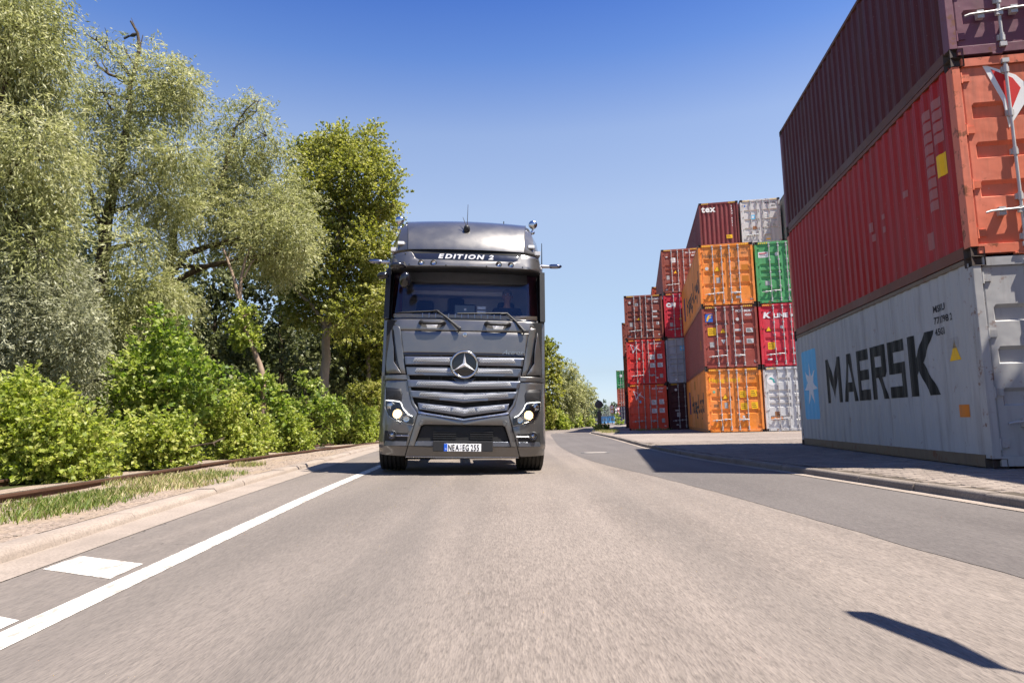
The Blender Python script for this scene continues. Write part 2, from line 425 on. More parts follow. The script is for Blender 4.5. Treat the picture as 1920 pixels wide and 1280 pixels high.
# manhole covers set in the newer asphalt
M_IRON = simple('cast_iron', (.16, .15, .14), .6, .6, var=.3, scale=20, bump=.4)
M_RING = concrete('manhole_ring', (.26, .23, .2), (.34, .3, .27))
for k, (x, y, r, lb) in enumerate([(1.97, 16.9, .36, 'round iron manhole cover in the smooth grey asphalt near the yard shadow'), (3.0, 45, .36, 'small far manhole cover on the road before the bend')]):
    z = zroad(x, y)+.004; e = empty('manhole_cover', (x, y, z), 0, lb, 'manhole cover', 'manhole covers in the road')
    G().lathe((0, 0, 0), (0, 0, 1), [(r, -.02), (r, .006), (r*.8, .008), (r*.8, .004)], 32).build('ring', M_IRON, e, smooth=30)
    G().lathe((0, 0, 0), (0, 0, 1), [(r*.78, -.02), (r*.78, .009), (r*.7, .011), (.01, .011)], 32).build('lid', M_RING, e, smooth=30)
RX = smooth_lut([(-4, -4.6), (6.5, -5.02), (9, -5.25), (13, -5.48), (17, -5.36), (24, -5.0), (30, -4.7), (36, -4.0), (44, -2.9)])
# verge and rail bed on the left
def zverge(x, y):
    d = XK(y)-.22-x
    return zroad(XK(y), min(y, 40))+.05-.02*min(1, max(0, d))+.03*noise.noise(Vector((x*1.3, y*.6, 0)))*min(1, max(0, d*2))
strip('verge', M_GRAVEL, lambda y: min(-5.9, XK(y)-3), lambda y: XK(y)-.23, -6, 46, 12, 0, zf=zverge)
strip('forest_floor', M_FLOOR, lambda y: -90, lambda y: XK(y)-2.4, -6, 240, 16, 0, zf=lambda x, y: zroad(XK(y), min(y, 40))+.02+.05*min(6, max(0, -x-6))*0)
# ------------------------------------------------------------------ shipping containers
def cpaint(name, rust, dirt):
    n = N(name); oi = n.n('ObjectInfo'); col = oi.outputs['Color']
    pa = n.coord('Object'); off = n.n('VectorMath', operation='ADD'); n.l(pa, off.inputs[0]); n.l(oi.outputs['Random'], off.inputs[1])
    p = off.outputs[0]
    st = n.n('Mapping'); n.l(p, st.inputs[0]); st.inputs['Scale'].default_value = (2.2, 2.2, .22)
    fade = n.ramp(n.noise(p, .55, 5), [(.35, 0), (.7, 1)])
    hsv = n.n('HueSaturation'); n.l(col, hsv.inputs['Color']); hsv.inputs['Saturation'].default_value = .82; hsv.inputs['Value'].default_value = 1.3
    c = n.mix(n.math('MULTIPLY', fade, .5), col, hsv.outputs[0])
    streak = n.ramp(n.noise(st.outputs[0], 2.4, 6, .65), [(.5, 0), (.72, 1)])
    c = n.mix(n.math('MULTIPLY', streak, dirt), c, (.09, .065, .05))
    rn = n.ramp(n.noise(p, 5.5, 8, .72), [(.62-.06*(rust > .6), 0), (.68-.05*(rust > .6), 1)])
    c = n.mix(n.math('MULTIPLY', rn, rust), c, (.16, .06, .025))
    scr = n.ramp(n.noise(p, 30, 2, .8), [(.70, 0), (.74, 1)])
    c = n.mix(n.math('MULTIPLY', scr, .35), c, (.45, .42, .4))
    return n.bsdf(c, n.math('MULTIPLY_ADD', fade, .18, .5), spec=.22, normal=n.bump(n.noise(p, 1.7, 3), .3, .06))
M_CP = cpaint('container_paint', .5, .38)
M_CF = cpaint('container_frame_paint', .85, .5)
M_GALV = simple('galvanised_rod', (.42, .41, .40), .5, .2, var=.2, scale=9, bump=.2)
M_CAST = simple('corner_casting_steel', (.055, .04, .034), .7, .2, var=.5, scale=12, bump=.3)
M_GASK = simple('rubber_gasket', (.02, .02, .02), .7)
M_HZ = simple('hazard_yellow', (.75, .48, .02), .5)
M_HK = simple('hazard_black', (.02, .02, .02), .5)
PR = {'letter_black': (.008, .008, .009), 'fadedpink': (.36, .13, .12), 'white': (.75, .75, .73), 'dwhite': (.55, .54, .52), 'yellow': (.85, .48, .02), 'grey': (.33, .32, .31), 'blue': (.03, .12, .45), 'black': (.025, .025, .03),
      'sky': (.14, .47, .72), 'teal': (.05, .35, .32), 'navy': (.03, .03, .12), 'orange': (.62, .2, .03), 'brown': (.28, .13, .06), 'dorange': (.5, .17, .02), 'red': (.55, .03, .03), 'green': (.2, .45, .3)}
def PM(c): return simple('print_'+c, PR[c], .6, var=.1, scale=9, spec=.2)
W_, HC, ST = 2.438, 2.896, 2.591
CPER = .278
def corr(t, d=.036):
    u = (t/CPER) % 1
    return 0 if u < .25 else (d*(u-.25)/.25 if u < .5 else (d if u < .75 else d*(1-(u-.75)/.25)))
def corr_breaks(a, b):
    k = math.floor(a/CPER)-1; out = []
    while k*CPER < b+CPER:
        for q in (0, .25, .5, .75):
            t = (k+q)*CPER
            if a < t < b: out.append(t)
        k += 1
    return out
_cm = {}
def cmesh(key, fn):
    if key not in _cm: _cm[key] = fn()
    return _cm[key]
def with_mat(me, mt):
    if not me.materials: me.materials.append(mt)
    return me
def side_mesh(L, H, dp=.036):
    g = G(); br = [.13]+corr_breaks(.13, L-.13)+[L-.13]
    g.grid([[(.012+corr(t, dp), t, .155) for t in br], [(.012+corr(t, dp), t, H-.06) for t in br]])
    return g.mesh('side_panel')
def roof_mesh(L, H):
    g = G(); br = [.1]+corr_breaks(.1, L-.1)+[L-.1]
    g.grid([[(.05, t, H-.012-corr(t, .02)) for t in br], [(W_-.05, t, H-.012-corr(t, .02)) for t in br]])
    return g.mesh('roof_panel')
def wall_mesh(H):
    g = G(); br = [.15]+corr_breaks(.15, W_-.15)+[W_-.15]
    g.grid([[(t, .02+corr(t+.05, .045), .16) for t in br], [(t, .02+corr(t+.05, .045), H-.11) for t in br]])
    return g.mesh('end_wall')
def rail_mesh(L, H, top):
    g = G()
    if top: g.box(0, .06, .18, L-.18, H-.065, H-.004)
    else:
        g.box(.004, .055, .18, L-.18, .012, .16)
    return g.mesh('side_rail', bevel=.004)
def post_mesh(H):
    g = G(); g.box(.004, .1, .006, .16, .12, H-.12); g.box(.1, .135, .05, .16, .12, H-.12)
    return g.mesh('corner_post', bevel=.006)
def cast_mesh():
    bm = bmesh.new(); bmesh.ops.create_cube(bm, size=1)
    for v in bm.verts: v.co = Vector(((v.co.x+.5)*.162, (v.co.y+.5)*.178, (v.co.z+.5)*.118))
    for f in [f for f in bm.faces if f.normal.y < -.5 or f.normal.x < -.5]:
        bmesh.ops.inset_individual(bm, faces=[f], thickness=.03, depth=0)
        bmesh.ops.translate(bm, verts=f.verts, vec=-f.normal*.05)
    return bm_mesh('corner_casting', bm)
def head_mesh(H):
    return G().box(.135, W_-.135, .02, .12, H-.125, H-.01).mesh('door_header', bevel=.006)
def sill_mesh():
    g = G().box(.1, W_-.1, .01, .12, .03, .15); g.box(.5, .62, .0, .05, .004, .03); return g.mesh('door_sill', bevel=.005)
DW = W_/2-.145
BANDS = {'wide': (.30, .52, .745), 'five': (.17, .385, .5, .615, .82), 'four': (.18, .42, .57, .80)}
def door_mesh(H, style):
    """door leaf with pressed horizontal ribs; local x 0..DW, z 0..h"""
    h = H-.29; g = G()
    zs = [0]
    for f in BANDS[style]:
        z = f*h; b = .062 if style != 'wide' else .075
        zs += [z-b-.02, z-b, z+b, z+b+.045]
    zs.append(h)
    xs = [0, .07, .10, DW-.10, DW-.07, DW]
    rows = []
    for i, z in enumerate(zs):
        k = (i-1) % 4; inn = 0 < i < len(zs)-1 and k in (1, 2)
        rows.append([(x, .042 if (inn and 1 < j < 4) else 0.0, z) for j, x in enumerate(xs)])
    g.grid(rows)
    g.box(0, DW, .002, .05, -.008, .002); g.box(0, DW, .002, .05, h-.002, h+.008); g.box(-.008, .002, .002, .05, 0, h); g.box(DW-.002, DW+.008, .002, .05, 0, h)
    return g.mesh('door')
def gasket_mesh(H):
    g = G(); g.box(.134, W_-.134, .115, .14, .15, H-.12); return g.mesh('door_gasket')
def rod_mesh(H):
    h = H-.29; g = G()
    g.tube([(0, -.038, -.05), (0, -.038, h+.05)], .019, 8)
    for f in (.03, .25, .5, .72, .97):
        g.box(-.045, .045, -.03, .003, f*h-.035, f*h+.035)
        g.tube([(0, -.038, f*h-.05), (0, -.038, f*h+.05)], .028, 8)
    for z in (-.06, h+.01): g.box(-.04, .04, -.065, -.012, z, z+.055)
    return g.mesh('locking_rod', smooth=50)
def handle_mesh():
    g = G(); g.tube([(0, -.05, 0), (.06, -.07, .01), (.36, -.07, -.005), (.42, -.06, -.02)], .014, 6)
    g.box(.19, .27, -.066, 0, -.06, .045); g.box(-.03, .05, -.07, -.03, -.04, .04)
    return g.mesh('door_handle', smooth=50)
def hinge_mesh():
    g = G(); g.box(-.09, .075, -.018, .004, -.045, .045); g.tube([(-.03, -.02, -.07), (-.03, -.02, .07)], .02, 8); return g.mesh('hinge', smooth=50)
def hazard_mesh():
    g = G()
    for k in range(5):
        x = k*.085; g.prism([(x, 0), (x+.042, 0), (x+.085, .07), (x+.043, .07)], lambda u, v: (u, -.003, v), lambda u, v: (u, .001, v))
    return g.mesh('hazard_stripe')

def pobj(name, me, mt, par, loc, col, rot=(0, 0, 0), scale=None):
    with_mat(me, mt); o = bpy.data.objects.new(name, me); COL.objects.link(o); o.parent = par; o.location = loc; o.rotation_euler = rot
    if col: o.color = (*col, 1)
    if scale: o.scale = scale
    return o

def logo(name, polys, mat, par, y, label=None):
    g = G()
    for k, poly in enumerate(polys):
        g.prism(poly, lambda u, v: (u, y-.0035-.0004*k, v), lambda u, v: (u, y+.001, v))
    o = g.build(name, mat, par)
    if label: o['label'] = label
    return o
def ring_poly(cx, cz, r, n=18): return [(cx+r*math.cos(2*math.pi*i/n), cz+r*math.sin(2*math.pi*i/n)) for i in range(n)]
def star_poly(cx, cz, r, n=7, q=.42): return [(cx+(r if i % 2 == 0 else r*q)*math.sin(math.pi*i/n), cz+(r if i % 2 == 0 else r*q)*math.cos(math.pi*i/n)) for i in range(2*n)]

def container(loc, yaw, col, label, H=HC, L=12.19, front='doors', style='wide', doorcol=None, stickers=(), texts=(), ids=None, idcol='white', dp=.036,
              group='shipping containers stacked in the yard', railcol=None):
    """x across, y along, z up; the doors look along -y"""
    root = empty('shipping_container', loc, -yaw, label, 'container', group)
    rc = railcol or tuple(q*.75 for q in col); dc = doorcol or col
    sm = cmesh(('side', L, H, dp), lambda: side_mesh(L, H, dp)); root['rib_depth'] = dp
    pobj('side_panel', sm, M_CP, root, (0, 0, 0), col)
    pobj('side_panel', sm, M_CP, root, (W_, L, 0), col, (0, 0, math.pi))
    pobj('roof_panel', cmesh(('roof', L, H), lambda: roof_mesh(L, H)), M_CP, root, (0, 0, 0), col)
    for top in (0, 1):
        me = cmesh(('rail', L, H, top), lambda: rail_mesh(L, H, top))
        pobj('top_rail' if top else 'bottom_rail', me, M_CF, root, (0, 0, 0), rc); pobj('top_rail' if top else 'bottom_rail', me, M_CF, root, (W_, L, 0), rc, (0, 0, math.pi))
    pm_ = cmesh(('post', H), lambda: post_mesh(H)); cm_ = cmesh('cast', cast_mesh)
    for x, y, sx, sy in ((0, 0, 1, 1), (W_, 0, -1, 1), (0, L, 1, -1), (W_, L, -1, -1)):
        pobj('corner_post', pm_, M_CF, root, (x, y, 0), dc, scale=(sx, sy, 1))
        for z, sz in ((0, 1), (H, -1)):
            pobj('corner_casting', cm_, M_CAST, root, (x, y, z), None, scale=(sx, sy, sz))
    wm = cmesh(('wall', H), lambda: wall_mesh(H))
    pobj('end_wall', wm, M_CP, root, (W_, L, 0), col, (0, 0, math.pi))
    pobj('door_header' if front == 'doors' else 'end_header', cmesh(('head', H), lambda: head_mesh(H)), M_CF, root, (0, 0, 0), dc)
    pobj('door_sill' if front == 'doors' else 'end_sill', cmesh('sill', sill_mesh), M_CF, root, (0, 0, 0), dc)
    hz = cmesh('hz', hazard_mesh)
    if H == HC:
        pobj('hazard_stripe', hz, M_HZ, root, (.17, .019, H-.105), None); pobj('hazard_stripe', hz, M_HZ, root, (W_-.17-.43, .019, H-.105), None)
    DY = .045
    if front == 'wall':
        pobj('end_wall', wm, M_CP, root, (0, 0, 0), col); DY = .02
    else:
        pobj('door_gasket', cmesh(('gask', H), lambda: gasket_mesh(H)), M_GASK, root, (0, 0, 0), None)
        dm = cmesh(('door', H, style), lambda: door_mesh(H, style)); rm = cmesh(('rod', H), lambda: rod_mesh(H)); hm = cmesh('handle', handle_mesh); gm = cmesh('hinge', hinge_mesh)
        doors = []
        for x0, rods in ((.14, (.46, .83)), (W_/2+.005, (.15, .52))):
            d = pobj('door', dm, M_CP, root, (x0, DY, .155), dc); doors.append(d)
            for k, fr in enumerate(rods):
                pobj('locking_rod', rm, M_GALV, d, (fr*DW, 0, 0), None)
                pobj('door_handle', hm, M_GALV, d, (fr*DW, 0, .40+.03*((k+int(x0)) % 2)), None, scale=(-1 if x0 < .5 else 1, 1, 1) if k == 0 or x0 < .5 else (-1, 1, 1))
            for fz in (.06, .33, .64, .94):
                pobj('hinge', gm, M_CF, d, (0 if x0 < .5 else DW, 0, fz*(H-.29)), dc, scale=(1 if x0 < .5 else -1, 1, 1))
    y = DY
    for kind, x, z, w_, h_, c in stickers:
        # x and z as fractions of the whole end
        cx, cz = x*W_, z*H
        if kind == 'r': poly = [(cx-w_/2, cz-h_/2), (cx+w_/2, cz-h_/2), (cx+w_/2, cz+h_/2), (cx-w_/2, cz+h_/2)]; nm = 'placard'
        elif kind == 'c': poly = ring_poly(cx, cz, w_/2); nm = 'round_sticker'
        elif kind == 't': poly = [(cx-w_/2, cz-h_/2), (cx+w_/2, cz-h_/2), (cx, cz+h_/2)]; nm = 'warning_triangle'
        elif kind == 'v': poly = [(cx, cz-h_/2), (cx+w_/2, cz+h_/2), (cx-w_/2, cz+h_/2)]; nm = 'warning_triangle'
        elif kind == 's': poly = star_poly(cx, cz, w_/2); nm = 'star_emblem'
        else: poly = kind and [(cx+u*w_, cz+v*w_) for u, v in h_]; nm = 'emblem'
        if kind == 't': logo(nm, [[(cx-w_*.58, cz-h_*.58), (cx+w_*.58, cz-h_*.58), (cx, cz+h_*.62)]], PM('black'), root, y+.002)
        logo(nm, [poly], PM(c), root, y-(.002 if kind in 'sp' else 0))
        if kind == 'r' and h_ > .14 and c in ('white', 'dwhite', 'yellow', 'grey'):
            g = G()
            for q in range(3):
                zz = cz+h_*(.28-.26*q); g.prism([(cx-w_*.4, zz-.012), (cx+w_*(.1+.1*(q % 3)), zz-.012), (cx+w_*(.1+.1*(q % 3)), zz+.012), (cx-w_*.4, zz+.012)], lambda u, v: (u, y-.0055, v), lambda u, v: (u, y-.002, v))
            g.build('printed_lines', PM('black' if c != 'grey' else 'dwhite'), root)
    for s, x, z, size, c, kw in texts:
        text(s, PM(c), root, (x*W_, y-.004, z*H), size=size, **kw)
    if ids:
        text(ids[0], PM(idcol), root, (.62*W_, y-.004, .885*H), size=.15, bold=.004); text(ids[1], PM(idcol), root, (.78*W_, y-.004, .82*H), size=.13, bold=.004)
    return root

def side_text(s, mat, root, y_end, z, size, wscale=1.0, name='side_lettering', poly=None, off=.004, **kw):
    """print on the left corrugated side; reads from the far end towards the doors, follows every fold"""
    bm = bmesh.new()
    if poly is None: bm.from_mesh(text_mesh(s, size=size, wscale=wscale, **kw))
    else:
        for pl in poly: bm.faces.new([bm.verts.new((u, v, 0)) for u, v in pl])
        bmesh.ops.triangulate(bm, faces=bm.faces[:], ngon_method='EAR_CLIP')
    ext = [v.co.x for v in bm.verts]; a, b = min(ext), max(ext)
    # lettering x runs towards -y of the container
    for t in corr_breaks(y_end-b, y_end-a):
        bmesh.ops.bisect_plane(bm, geom=bm.verts[:]+bm.edges[:]+bm.faces[:], plane_co=(y_end-t, 0, 0), plane_no=(1, 0, 0), dist=1e-5)
    for v in bm.verts:
        t = y_end-v.co.x; v.co = Vector((.012+corr(t, root['rib_depth'])-off, t, z+v.co.y))
    bmesh.ops.remove_doubles(bm, verts=bm.verts, dist=.0004)
    bmesh.ops.recalc_face_normals(bm, faces=bm.faces)
    return link(name, bm_mesh(name, bm), mat, root)

OR = (.74, .22, .022); RO = (.70, .065, .02); RD = (.62, .026, .022); BR = (.24, .06, .04); BR2 = (.28, .058, .04); GY = (.5, .5, .49); MA = (.055, .012, .016)
TEX = (.155, .03, .032); CRED = (.52, .016, .035); GRN = (.065, .29, .10); LGY = (.36, .38, .42); OBR = (.30, .09, .03)
STK = 'shipping containers stacked in the yard'
wing = [(-.5, .42), (-.35, -.05), (-.28, -.42), (-.22, -.38), (-.02, .02), (.5, -.22), (.05, .22), (.3, .4), (-.05, .16), (-.22, .3)]
wing_out = [(-.5, .42), (-.12, .24), (.0, .1), (.3, .38), (.12, .1), (.5, -.25), (.02, -.04), (-.26, -.45), (-.3, -.1)]
wing_in = [(-.4, .34), (-.16, .2), (-.08, .06), (-.24, -.28), (-.26, -.05)]
wing_in2 = [(.1, .04), (.36, -.16), (.06, -.02)]
yawE = .178; e_ = Vector((math.cos(yawE), -math.sin(yawE), 0)); d_ = Vector((math.sin(yawE), math.cos(yawE), 0))
E0 = Vector((8.79, 31.2, YARD)); C0 = Vector((7.35, 43.9, YARD))
def lv(base, col, k, dy=0): return base+e_*col+d_*dy+Vector((0, 0, HC*k))
TRI = ('t', .34, .52, .2, .19, 'yellow')
# front stack
c = container(lv(E0, 0, 0), yawE, OR, 'bright orange container at ground level of the front stack, with a green round sticker', ids=('HLBU 164256 1', '45G1'), idcol='brown',
    stickers=[('t', .34, .56, .22, .21, 'yellow'), ('c', .145, .635, .12, 0, 'green'), ('r', .35, .42, .15, .26, 'grey'), ('r', .17, .42, .2, .13, 'brown'), ('r', .655, .59, .26, .3, 'yellow'), ('r', .85, .6, .28, .3, 'yellow'), ('r', .665, .40, .28, .3, 'yellow'), ('r', .855, .41, .28, .3, 'yellow'), ('r', .65, .24, .1, .1, 'dwhite')],
    texts=[('Hapag-Lloyd', .06, .79, .27, 'yellow', dict(bold=.006))])
side_text('Hapag-Lloyd', PM('black'), c, 8.6, .95, 1.35, wscale=1.05, bold=.02); side_text('', PM('navy'), c, 10.5, .9, 1, poly=[[(0, 0), (.9, 0), (.9, 1.3), (0, 1.3)]], name='emblem')
side_text('', PM('dorange'), c, 6.4, 2.2, 1, poly=[[(0, 0), (.7, 0), (.7, .45), (0, .45)]], name='placard')
c = container(lv(E0, 0, 1), yawE, BR2, 'reddish brown container with a blue and yellow logo, between two orange containers', ids=('FCIU 863610 6', '45G1'),
    stickers=[('r', .13, .81, .34, .38, 'blue'), ('r', .13, .81, .02, .02, 'blue'), ('r', .17, .59, .36, .36, 'yellow'), ('t', .37, .6, .22, .2, 'yellow'), ('v', .37, .42, .22, .2, 'dwhite'), ('r', .16, .38, .2, .25, 'grey'), ('c', .645, .77, .15, 0, 'dwhite'), ('c', .92, .1, .12, 0, 'dwhite'),
    ('r', .64, .60, .26, .09, 'dwhite'), ('r', .85, .59, .3, .2, 'dwhite'), ('r', .64, .42, .24, .09, 'dwhite'), ('r', .85, .42, .3, .2, 'dwhite')],
    texts=[('www.florens.com', .05, .69, .15, 'black', {})])
cx, cz = .13*W_, .81*HC
logo('letter_emblem', [[(cx-.12, cz-.15), (cx-.05, cz-.15), (cx-.02, cz-.03), (cx+.09, cz+.01), (cx+.11, cz+.05), (cx-.01, cz+.03), (cx+.02, cz+.09), (cx+.15, cz+.12), (cx+.16, cz+.16), (cx-.03, cz+.12), (cx-.09, cz)]], PM('yellow'), c, .042)
side_text('', PM('dorange'), c, 1.6, 1.0, 1, poly=[[(0, 0), (.3, 0), (.3, .45), (0, .45)]], name='placard')
c = container(lv(E0, 0, 2), yawE, OR, 'bright orange container at the top of the front stack, beside the green one', ids=('HLXU 127256', '45G1'), idcol='brown',
    stickers=[('t', .335, .60, .24, .22, 'yellow'), ('c', .145, .61, .16, 0, 'dwhite'), ('r', .345, .41, .17, .27, 'grey'), ('r', .66, .6, .2, .08, 'dorange'), ('r', .84, .6, .3, .26, 'dorange'), ('r', .66, .42, .2, .08, 'dorange'), ('r', .84, .42, .3, .26, 'dorange'), ('r', .69, .125, .2, .1, 'dwhite'), ('r', .93, .085, .14, .06, 'dwhite')],
    texts=[('Hapag-Lloyd', .07, .79, .26, 'brown', dict(bold=.006))])
side_text('Hapag-Lloyd', PM('black'), c, 8.6, .8, 1.5, wscale=1.05, bold=.02); side_text('', PM('navy'), c, 10.8, .75, 1, poly=[[(0, 0), (.9, 0), (.9, 1.4), (0, 1.4)]], name='emblem')
F0 = 2.54
c = container(lv(E0, F0, 0, .15), yawE, GY, 'pale grey stained container at ground level with a teal round emblem, beside the orange one', style='five',
    stickers=[('c', .16, .79, .46, 0, 'white'), ('r', .22, .27, .24, .2, 'brown'), ('r', .2, .2, .5, .12, 'orange'), ('r', .67, .8, .24, .2, 'white')])
cx, cz = .16*W_, .79*HC
logo('emblem', [[(cx-.16, cz+.08), (cx-.05, cz+.14), (cx+.07, cz+.06), (cx+.1, cz-.05), (cx+.17, cz-.12), (cx+.04, cz-.1), (cx+.02, cz+.02), (cx-.06, cz+.05)]], PM('teal'), c, .042)
c = container(lv(E0, F0, 1, .15), yawE, CRED, 'crimson container lettered in white, above the pale grey one', style='four',
    stickers=[('t', .16, .60, .22, .2, 'yellow'), ('c', .4, .62, .16, 0, 'dwhite'), ('r', .2, .33, .34, .32, 'yellow'), ('r', .7, .82, .3, .1, 'dwhite'), ('c', .585, .8, .13, 0, 'dwhite'), ('r', .15, .12, .2, .07, 'white'), ('r', .66, .58, .26, .24, 'dwhite')],
    texts=[('K', .07, .775, .36, 'white', dict(bold=.016, wscale=1.3, shear=.15)), ('LINE', .26, .775, .27, 'white', dict(bold=.012, wscale=1.15))])
c = container(lv(E0, F0, 2, .15), yawE, GRN, 'green container on top of the crimson one', style='five',
    stickers=[('r', .155, .79, .44, .26, 'white'), ('c', .4, .79, .18, 0, 'dwhite'), ('r', .2, .33, .2, .22, 'grey'), ('r', .72, .83, .3, .12, 'dwhite'), ('r', .72, .62, .3, .12, 'black')])
logo('printed_lines', [[(.08*W_, .805*HC), (.22*W_, .805*HC), (.22*W_, .82*HC), (.08*W_, .82*HC)]], PM('red'), c, .041)
for k in range(2):
    container(lv(E0, 5.08, k, .2), yawE, (OBR, RD)[k], ('rusty orange container partly hidden behind the near grey stack, at ground level', 'red container partly hidden behind the near stack, second level')[k], style='four')
# back rows
c = container(lv(C0, 0, 0), yawE, RO, 'orange red container at ground level with a white wing emblem, half in shadow', style='wide', ids=('SUDU 558422 0', '45G1'),
    stickers=[('p', .28, .76, .72, wing_out, 'white'), ('r', .66, .6, .3, .3, 'white'), ('r', .86, .61, .3, .3, 'white'), ('r', .66, .415, .3, .28, 'white'), ('r', .86, .42, .32, .28, 'white'), ('r', .88, .2, .2, .27, 'grey'), ('r', .31, .62, .12, .16, 'sky'), ('r', .93, .085, .14, .06, 'white')])
for q in (wing_in, wing_in2): logo('emblem', [[(.28*W_+u*.72, .76*HC+v*.72) for u, v in q]], PM('red'), c, .039)
c = container(lv(C0, .02, 1), yawE, RD, 'bright red container with a white wing emblem, above the orange red one', style='wide', ids=('CNIU 550016 7', '45G1'),
    stickers=[('p', .24, .80, .70, wing_out, 'white'), ('r', .66, .6, .3, .3, 'white'), ('r', .86, .61, .3, .3, 'white'), ('r', .66, .415, .3, .28, 'white'), ('r', .86, .42, .32, .28, 'white'), ('r', .88, .18, .2, .25, 'grey'), ('c', .33, .57, .12, 0, 'green'), ('r', .76, .14, .18, .08, 'white')])
for q in (wing_in, wing_in2): logo('emblem', [[(.24*W_+u*.70, .80*HC+v*.70) for u, v in q]], PM('red'), c, .039)
texstk = [('r', .33, .79, .2, .17, 'dwhite'), ('c', .15, .84, .16, 0, 'dwhite'), ('t', .37, .47, .2, .18, 'yellow'), ('r', .17, .34, .2, .27, 'grey'), ('r', .86, .35, .16, .18, 'white'), ('r', .12, .07, .16, .07, 'dwhite'), ('c', .88, .1, .1, 0, 'dwhite'), ('r', .8, .62, .26, .12, 'dwhite'), ('r', .8, .5, .26, .1, 'dwhite')]
container(lv(C0, .0, 2), yawE, BR, 'brown container on top of the red ones at the left end of the row', style='five', ids=('TRHU 507047 8', '45G1'), stickers=texstk)
D0 = 2.52
container(lv(C0, D0, 0), yawE, MA, 'dark maroon container at ground level in the shade beside the orange red one', style='four',
    stickers=[('c', .2, .86, .16, 0, 'dwhite'), ('r', .52, .8, .2, .18, 'dwhite'), ('t', .52, .47, .2, .18, 'yellow'), ('r', .24, .32, .2, .26, 'dwhite'), ('r', .22, .41, .28, .05, 'dwhite'), ('r', .2, .1, .14, .05, 'dwhite')])
container(lv(C0, D0, 1), yawE, LGY, 'blue grey container with a small light blue star square, above the dark maroon one', style='five', stickers=[('r', .42, .77, .30, .30, 'sky'), ('s', .42, .77, .24, 0, 'white'), ('r', .17, .32, .2, .1, 'grey'), ('r', .24, .08, .18, .08, 'white')])
container(lv(C0, D0, 2), yawE, CRED, 'cherry red container with white letters, under the brown one', style='five', stickers=[('t', .42, .44, .2, .18, 'yellow'), ('r', .18, .3, .2, .25, 'grey'), ('r', .17, .44, .12, .09, 'black')],
    texts=[('CAI', .07, .70, .34, 'white', dict(bold=.03, wscale=1.05))])
container(lv(C0, D0, 3), yawE, BR, 'brown container with a white placard, highest of its column beside the plain ended maroon one', style='five', ids=('TRHU 377176', '45G1'),
    stickers=[('r', .31, .75, .3, .3, 'white'), ('t', .35, .48, .2, .18, 'yellow'), ('r', .155, .36, .19, .27, 'grey'), ('r', .14, .83, .12, .07, 'dwhite'), ('r', .1, .09, .14, .07, 'dwhite'), ('r', .76, .62, .2, .09, 'dwhite')])
G0 = 5.06; H0 = 7.62
for k in range(4):
    container(lv(C0, G0, k), yawE, (OBR, BR, MA, RD)[k], ('brown orange container hidden low behind the front orange stack', 'brown container hidden behind the front stack, second level', 'maroon container hidden behind the front stack, third level', 'red container showing only its upper edge under the plain ended maroon one')[k], style='five')
    container(lv(C0, H0, k), yawE, (BR, GY, CRED, (.6, .6, .58))[k], ('brown container hidden behind the pale grey ground one', 'grey container hidden behind the crimson one', 'crimson container hidden behind the green one', 'white container showing only its upper edge above the green one')[k], style='five')
c = container(lv(C0, G0, 4), yawE, TEX, 'maroon container on the very top with a plain ribbed end and white lettering', front='wall', stickers=[('r', .74, .2, .36, .24, 'yellow')],
    texts=[('tex', .07, .79, .56, 'white', dict(bold=.022, wscale=1.0, space=1.15))])
for k in range(9):
    text('TEXU 4271850 45G1'[k*1+0:k*1+1] or '1', PM('white'), c, (.815*W_, .0, (.87-.055*k)*HC), size=.14, bold=.004)
container(lv(C0, H0, 4), yawE, (.5, .49, .48), 'weathered grey container on the very top beside the maroon ribbed one', style='wide', ids=('MSKU 846', '45G1'), idcol='black',
    stickers=[('r', .31, .60, .28, .3, 'sky'), ('s', .31, .60, .22, 0, 'white'), ('r', .665, .62, .26, .36, 'white'), ('r', .12, .86, .1, .1, 'blue'), ('r', .34, .36, .22, .2, 'brown'), ('r', .67, .4, .2, .3, 'dwhite'), ('r', .84, .4, .28, .26, 'dwhite'), ('r', .66, .09, .26, .08, 'yellow')])
for k in range(5):
    container(lv(C0, 10.2, k, -1.4), yawE, (BR, RD, OBR, MA, (.2, .2, .2))[k], ('brown container hidden behind the near stack at ground level', 'red container hidden behind the near stack, second level', 'rust brown container hidden behind the near stack, third level', 'maroon container hidden behind the near stack, fourth level', 'dark grey container showing a sliver of its side against the near stack top')[k], style='four')
A0 = C0+d_*12.6-e_*.42
for k in range(3):
    container(lv(A0, 0, k), yawE, ((.10, .028, .02), OBR, BR)[k], ('dark brown container at ground level behind the left end of the row', 'orange brown container behind the left end of the row, second level', 'brown container behind the left end of the row, topmost of three')[k], style='five')
for k in range(4):
    container(lv(A0, 2.6, k), yawE, (BR, OBR, GY, (.42, .07, .03))[k], ('brown container hidden deep in the second row', 'rust container hidden deep in the second row', 'grey container hidden deep in the second row', 'orange red container peeping above the left end of the row')[k], style='five')
B0 = at(1163.5, 800, 92); B0.z = YARD
B0 = Vector((at(1159.5, 800, 111).x, 111, 0))
for k in range(3):
    container(lv(B0, 0, k), yawE, ((.03, .03, .06), (.3, .07, .04), (.42, .02, .04))[k], ('dark blue container at ground level of the farthest stack by the road', 'rust red container in the farthest stack by the road, second level', 'green fronted red container topmost in the farthest stack by the road')[k], style='five', doorcol=(None, None, (.03, .2, .07))[k], stickers=[('r', .3, .7, .4, .4, 'white')] if k == 2 else ())
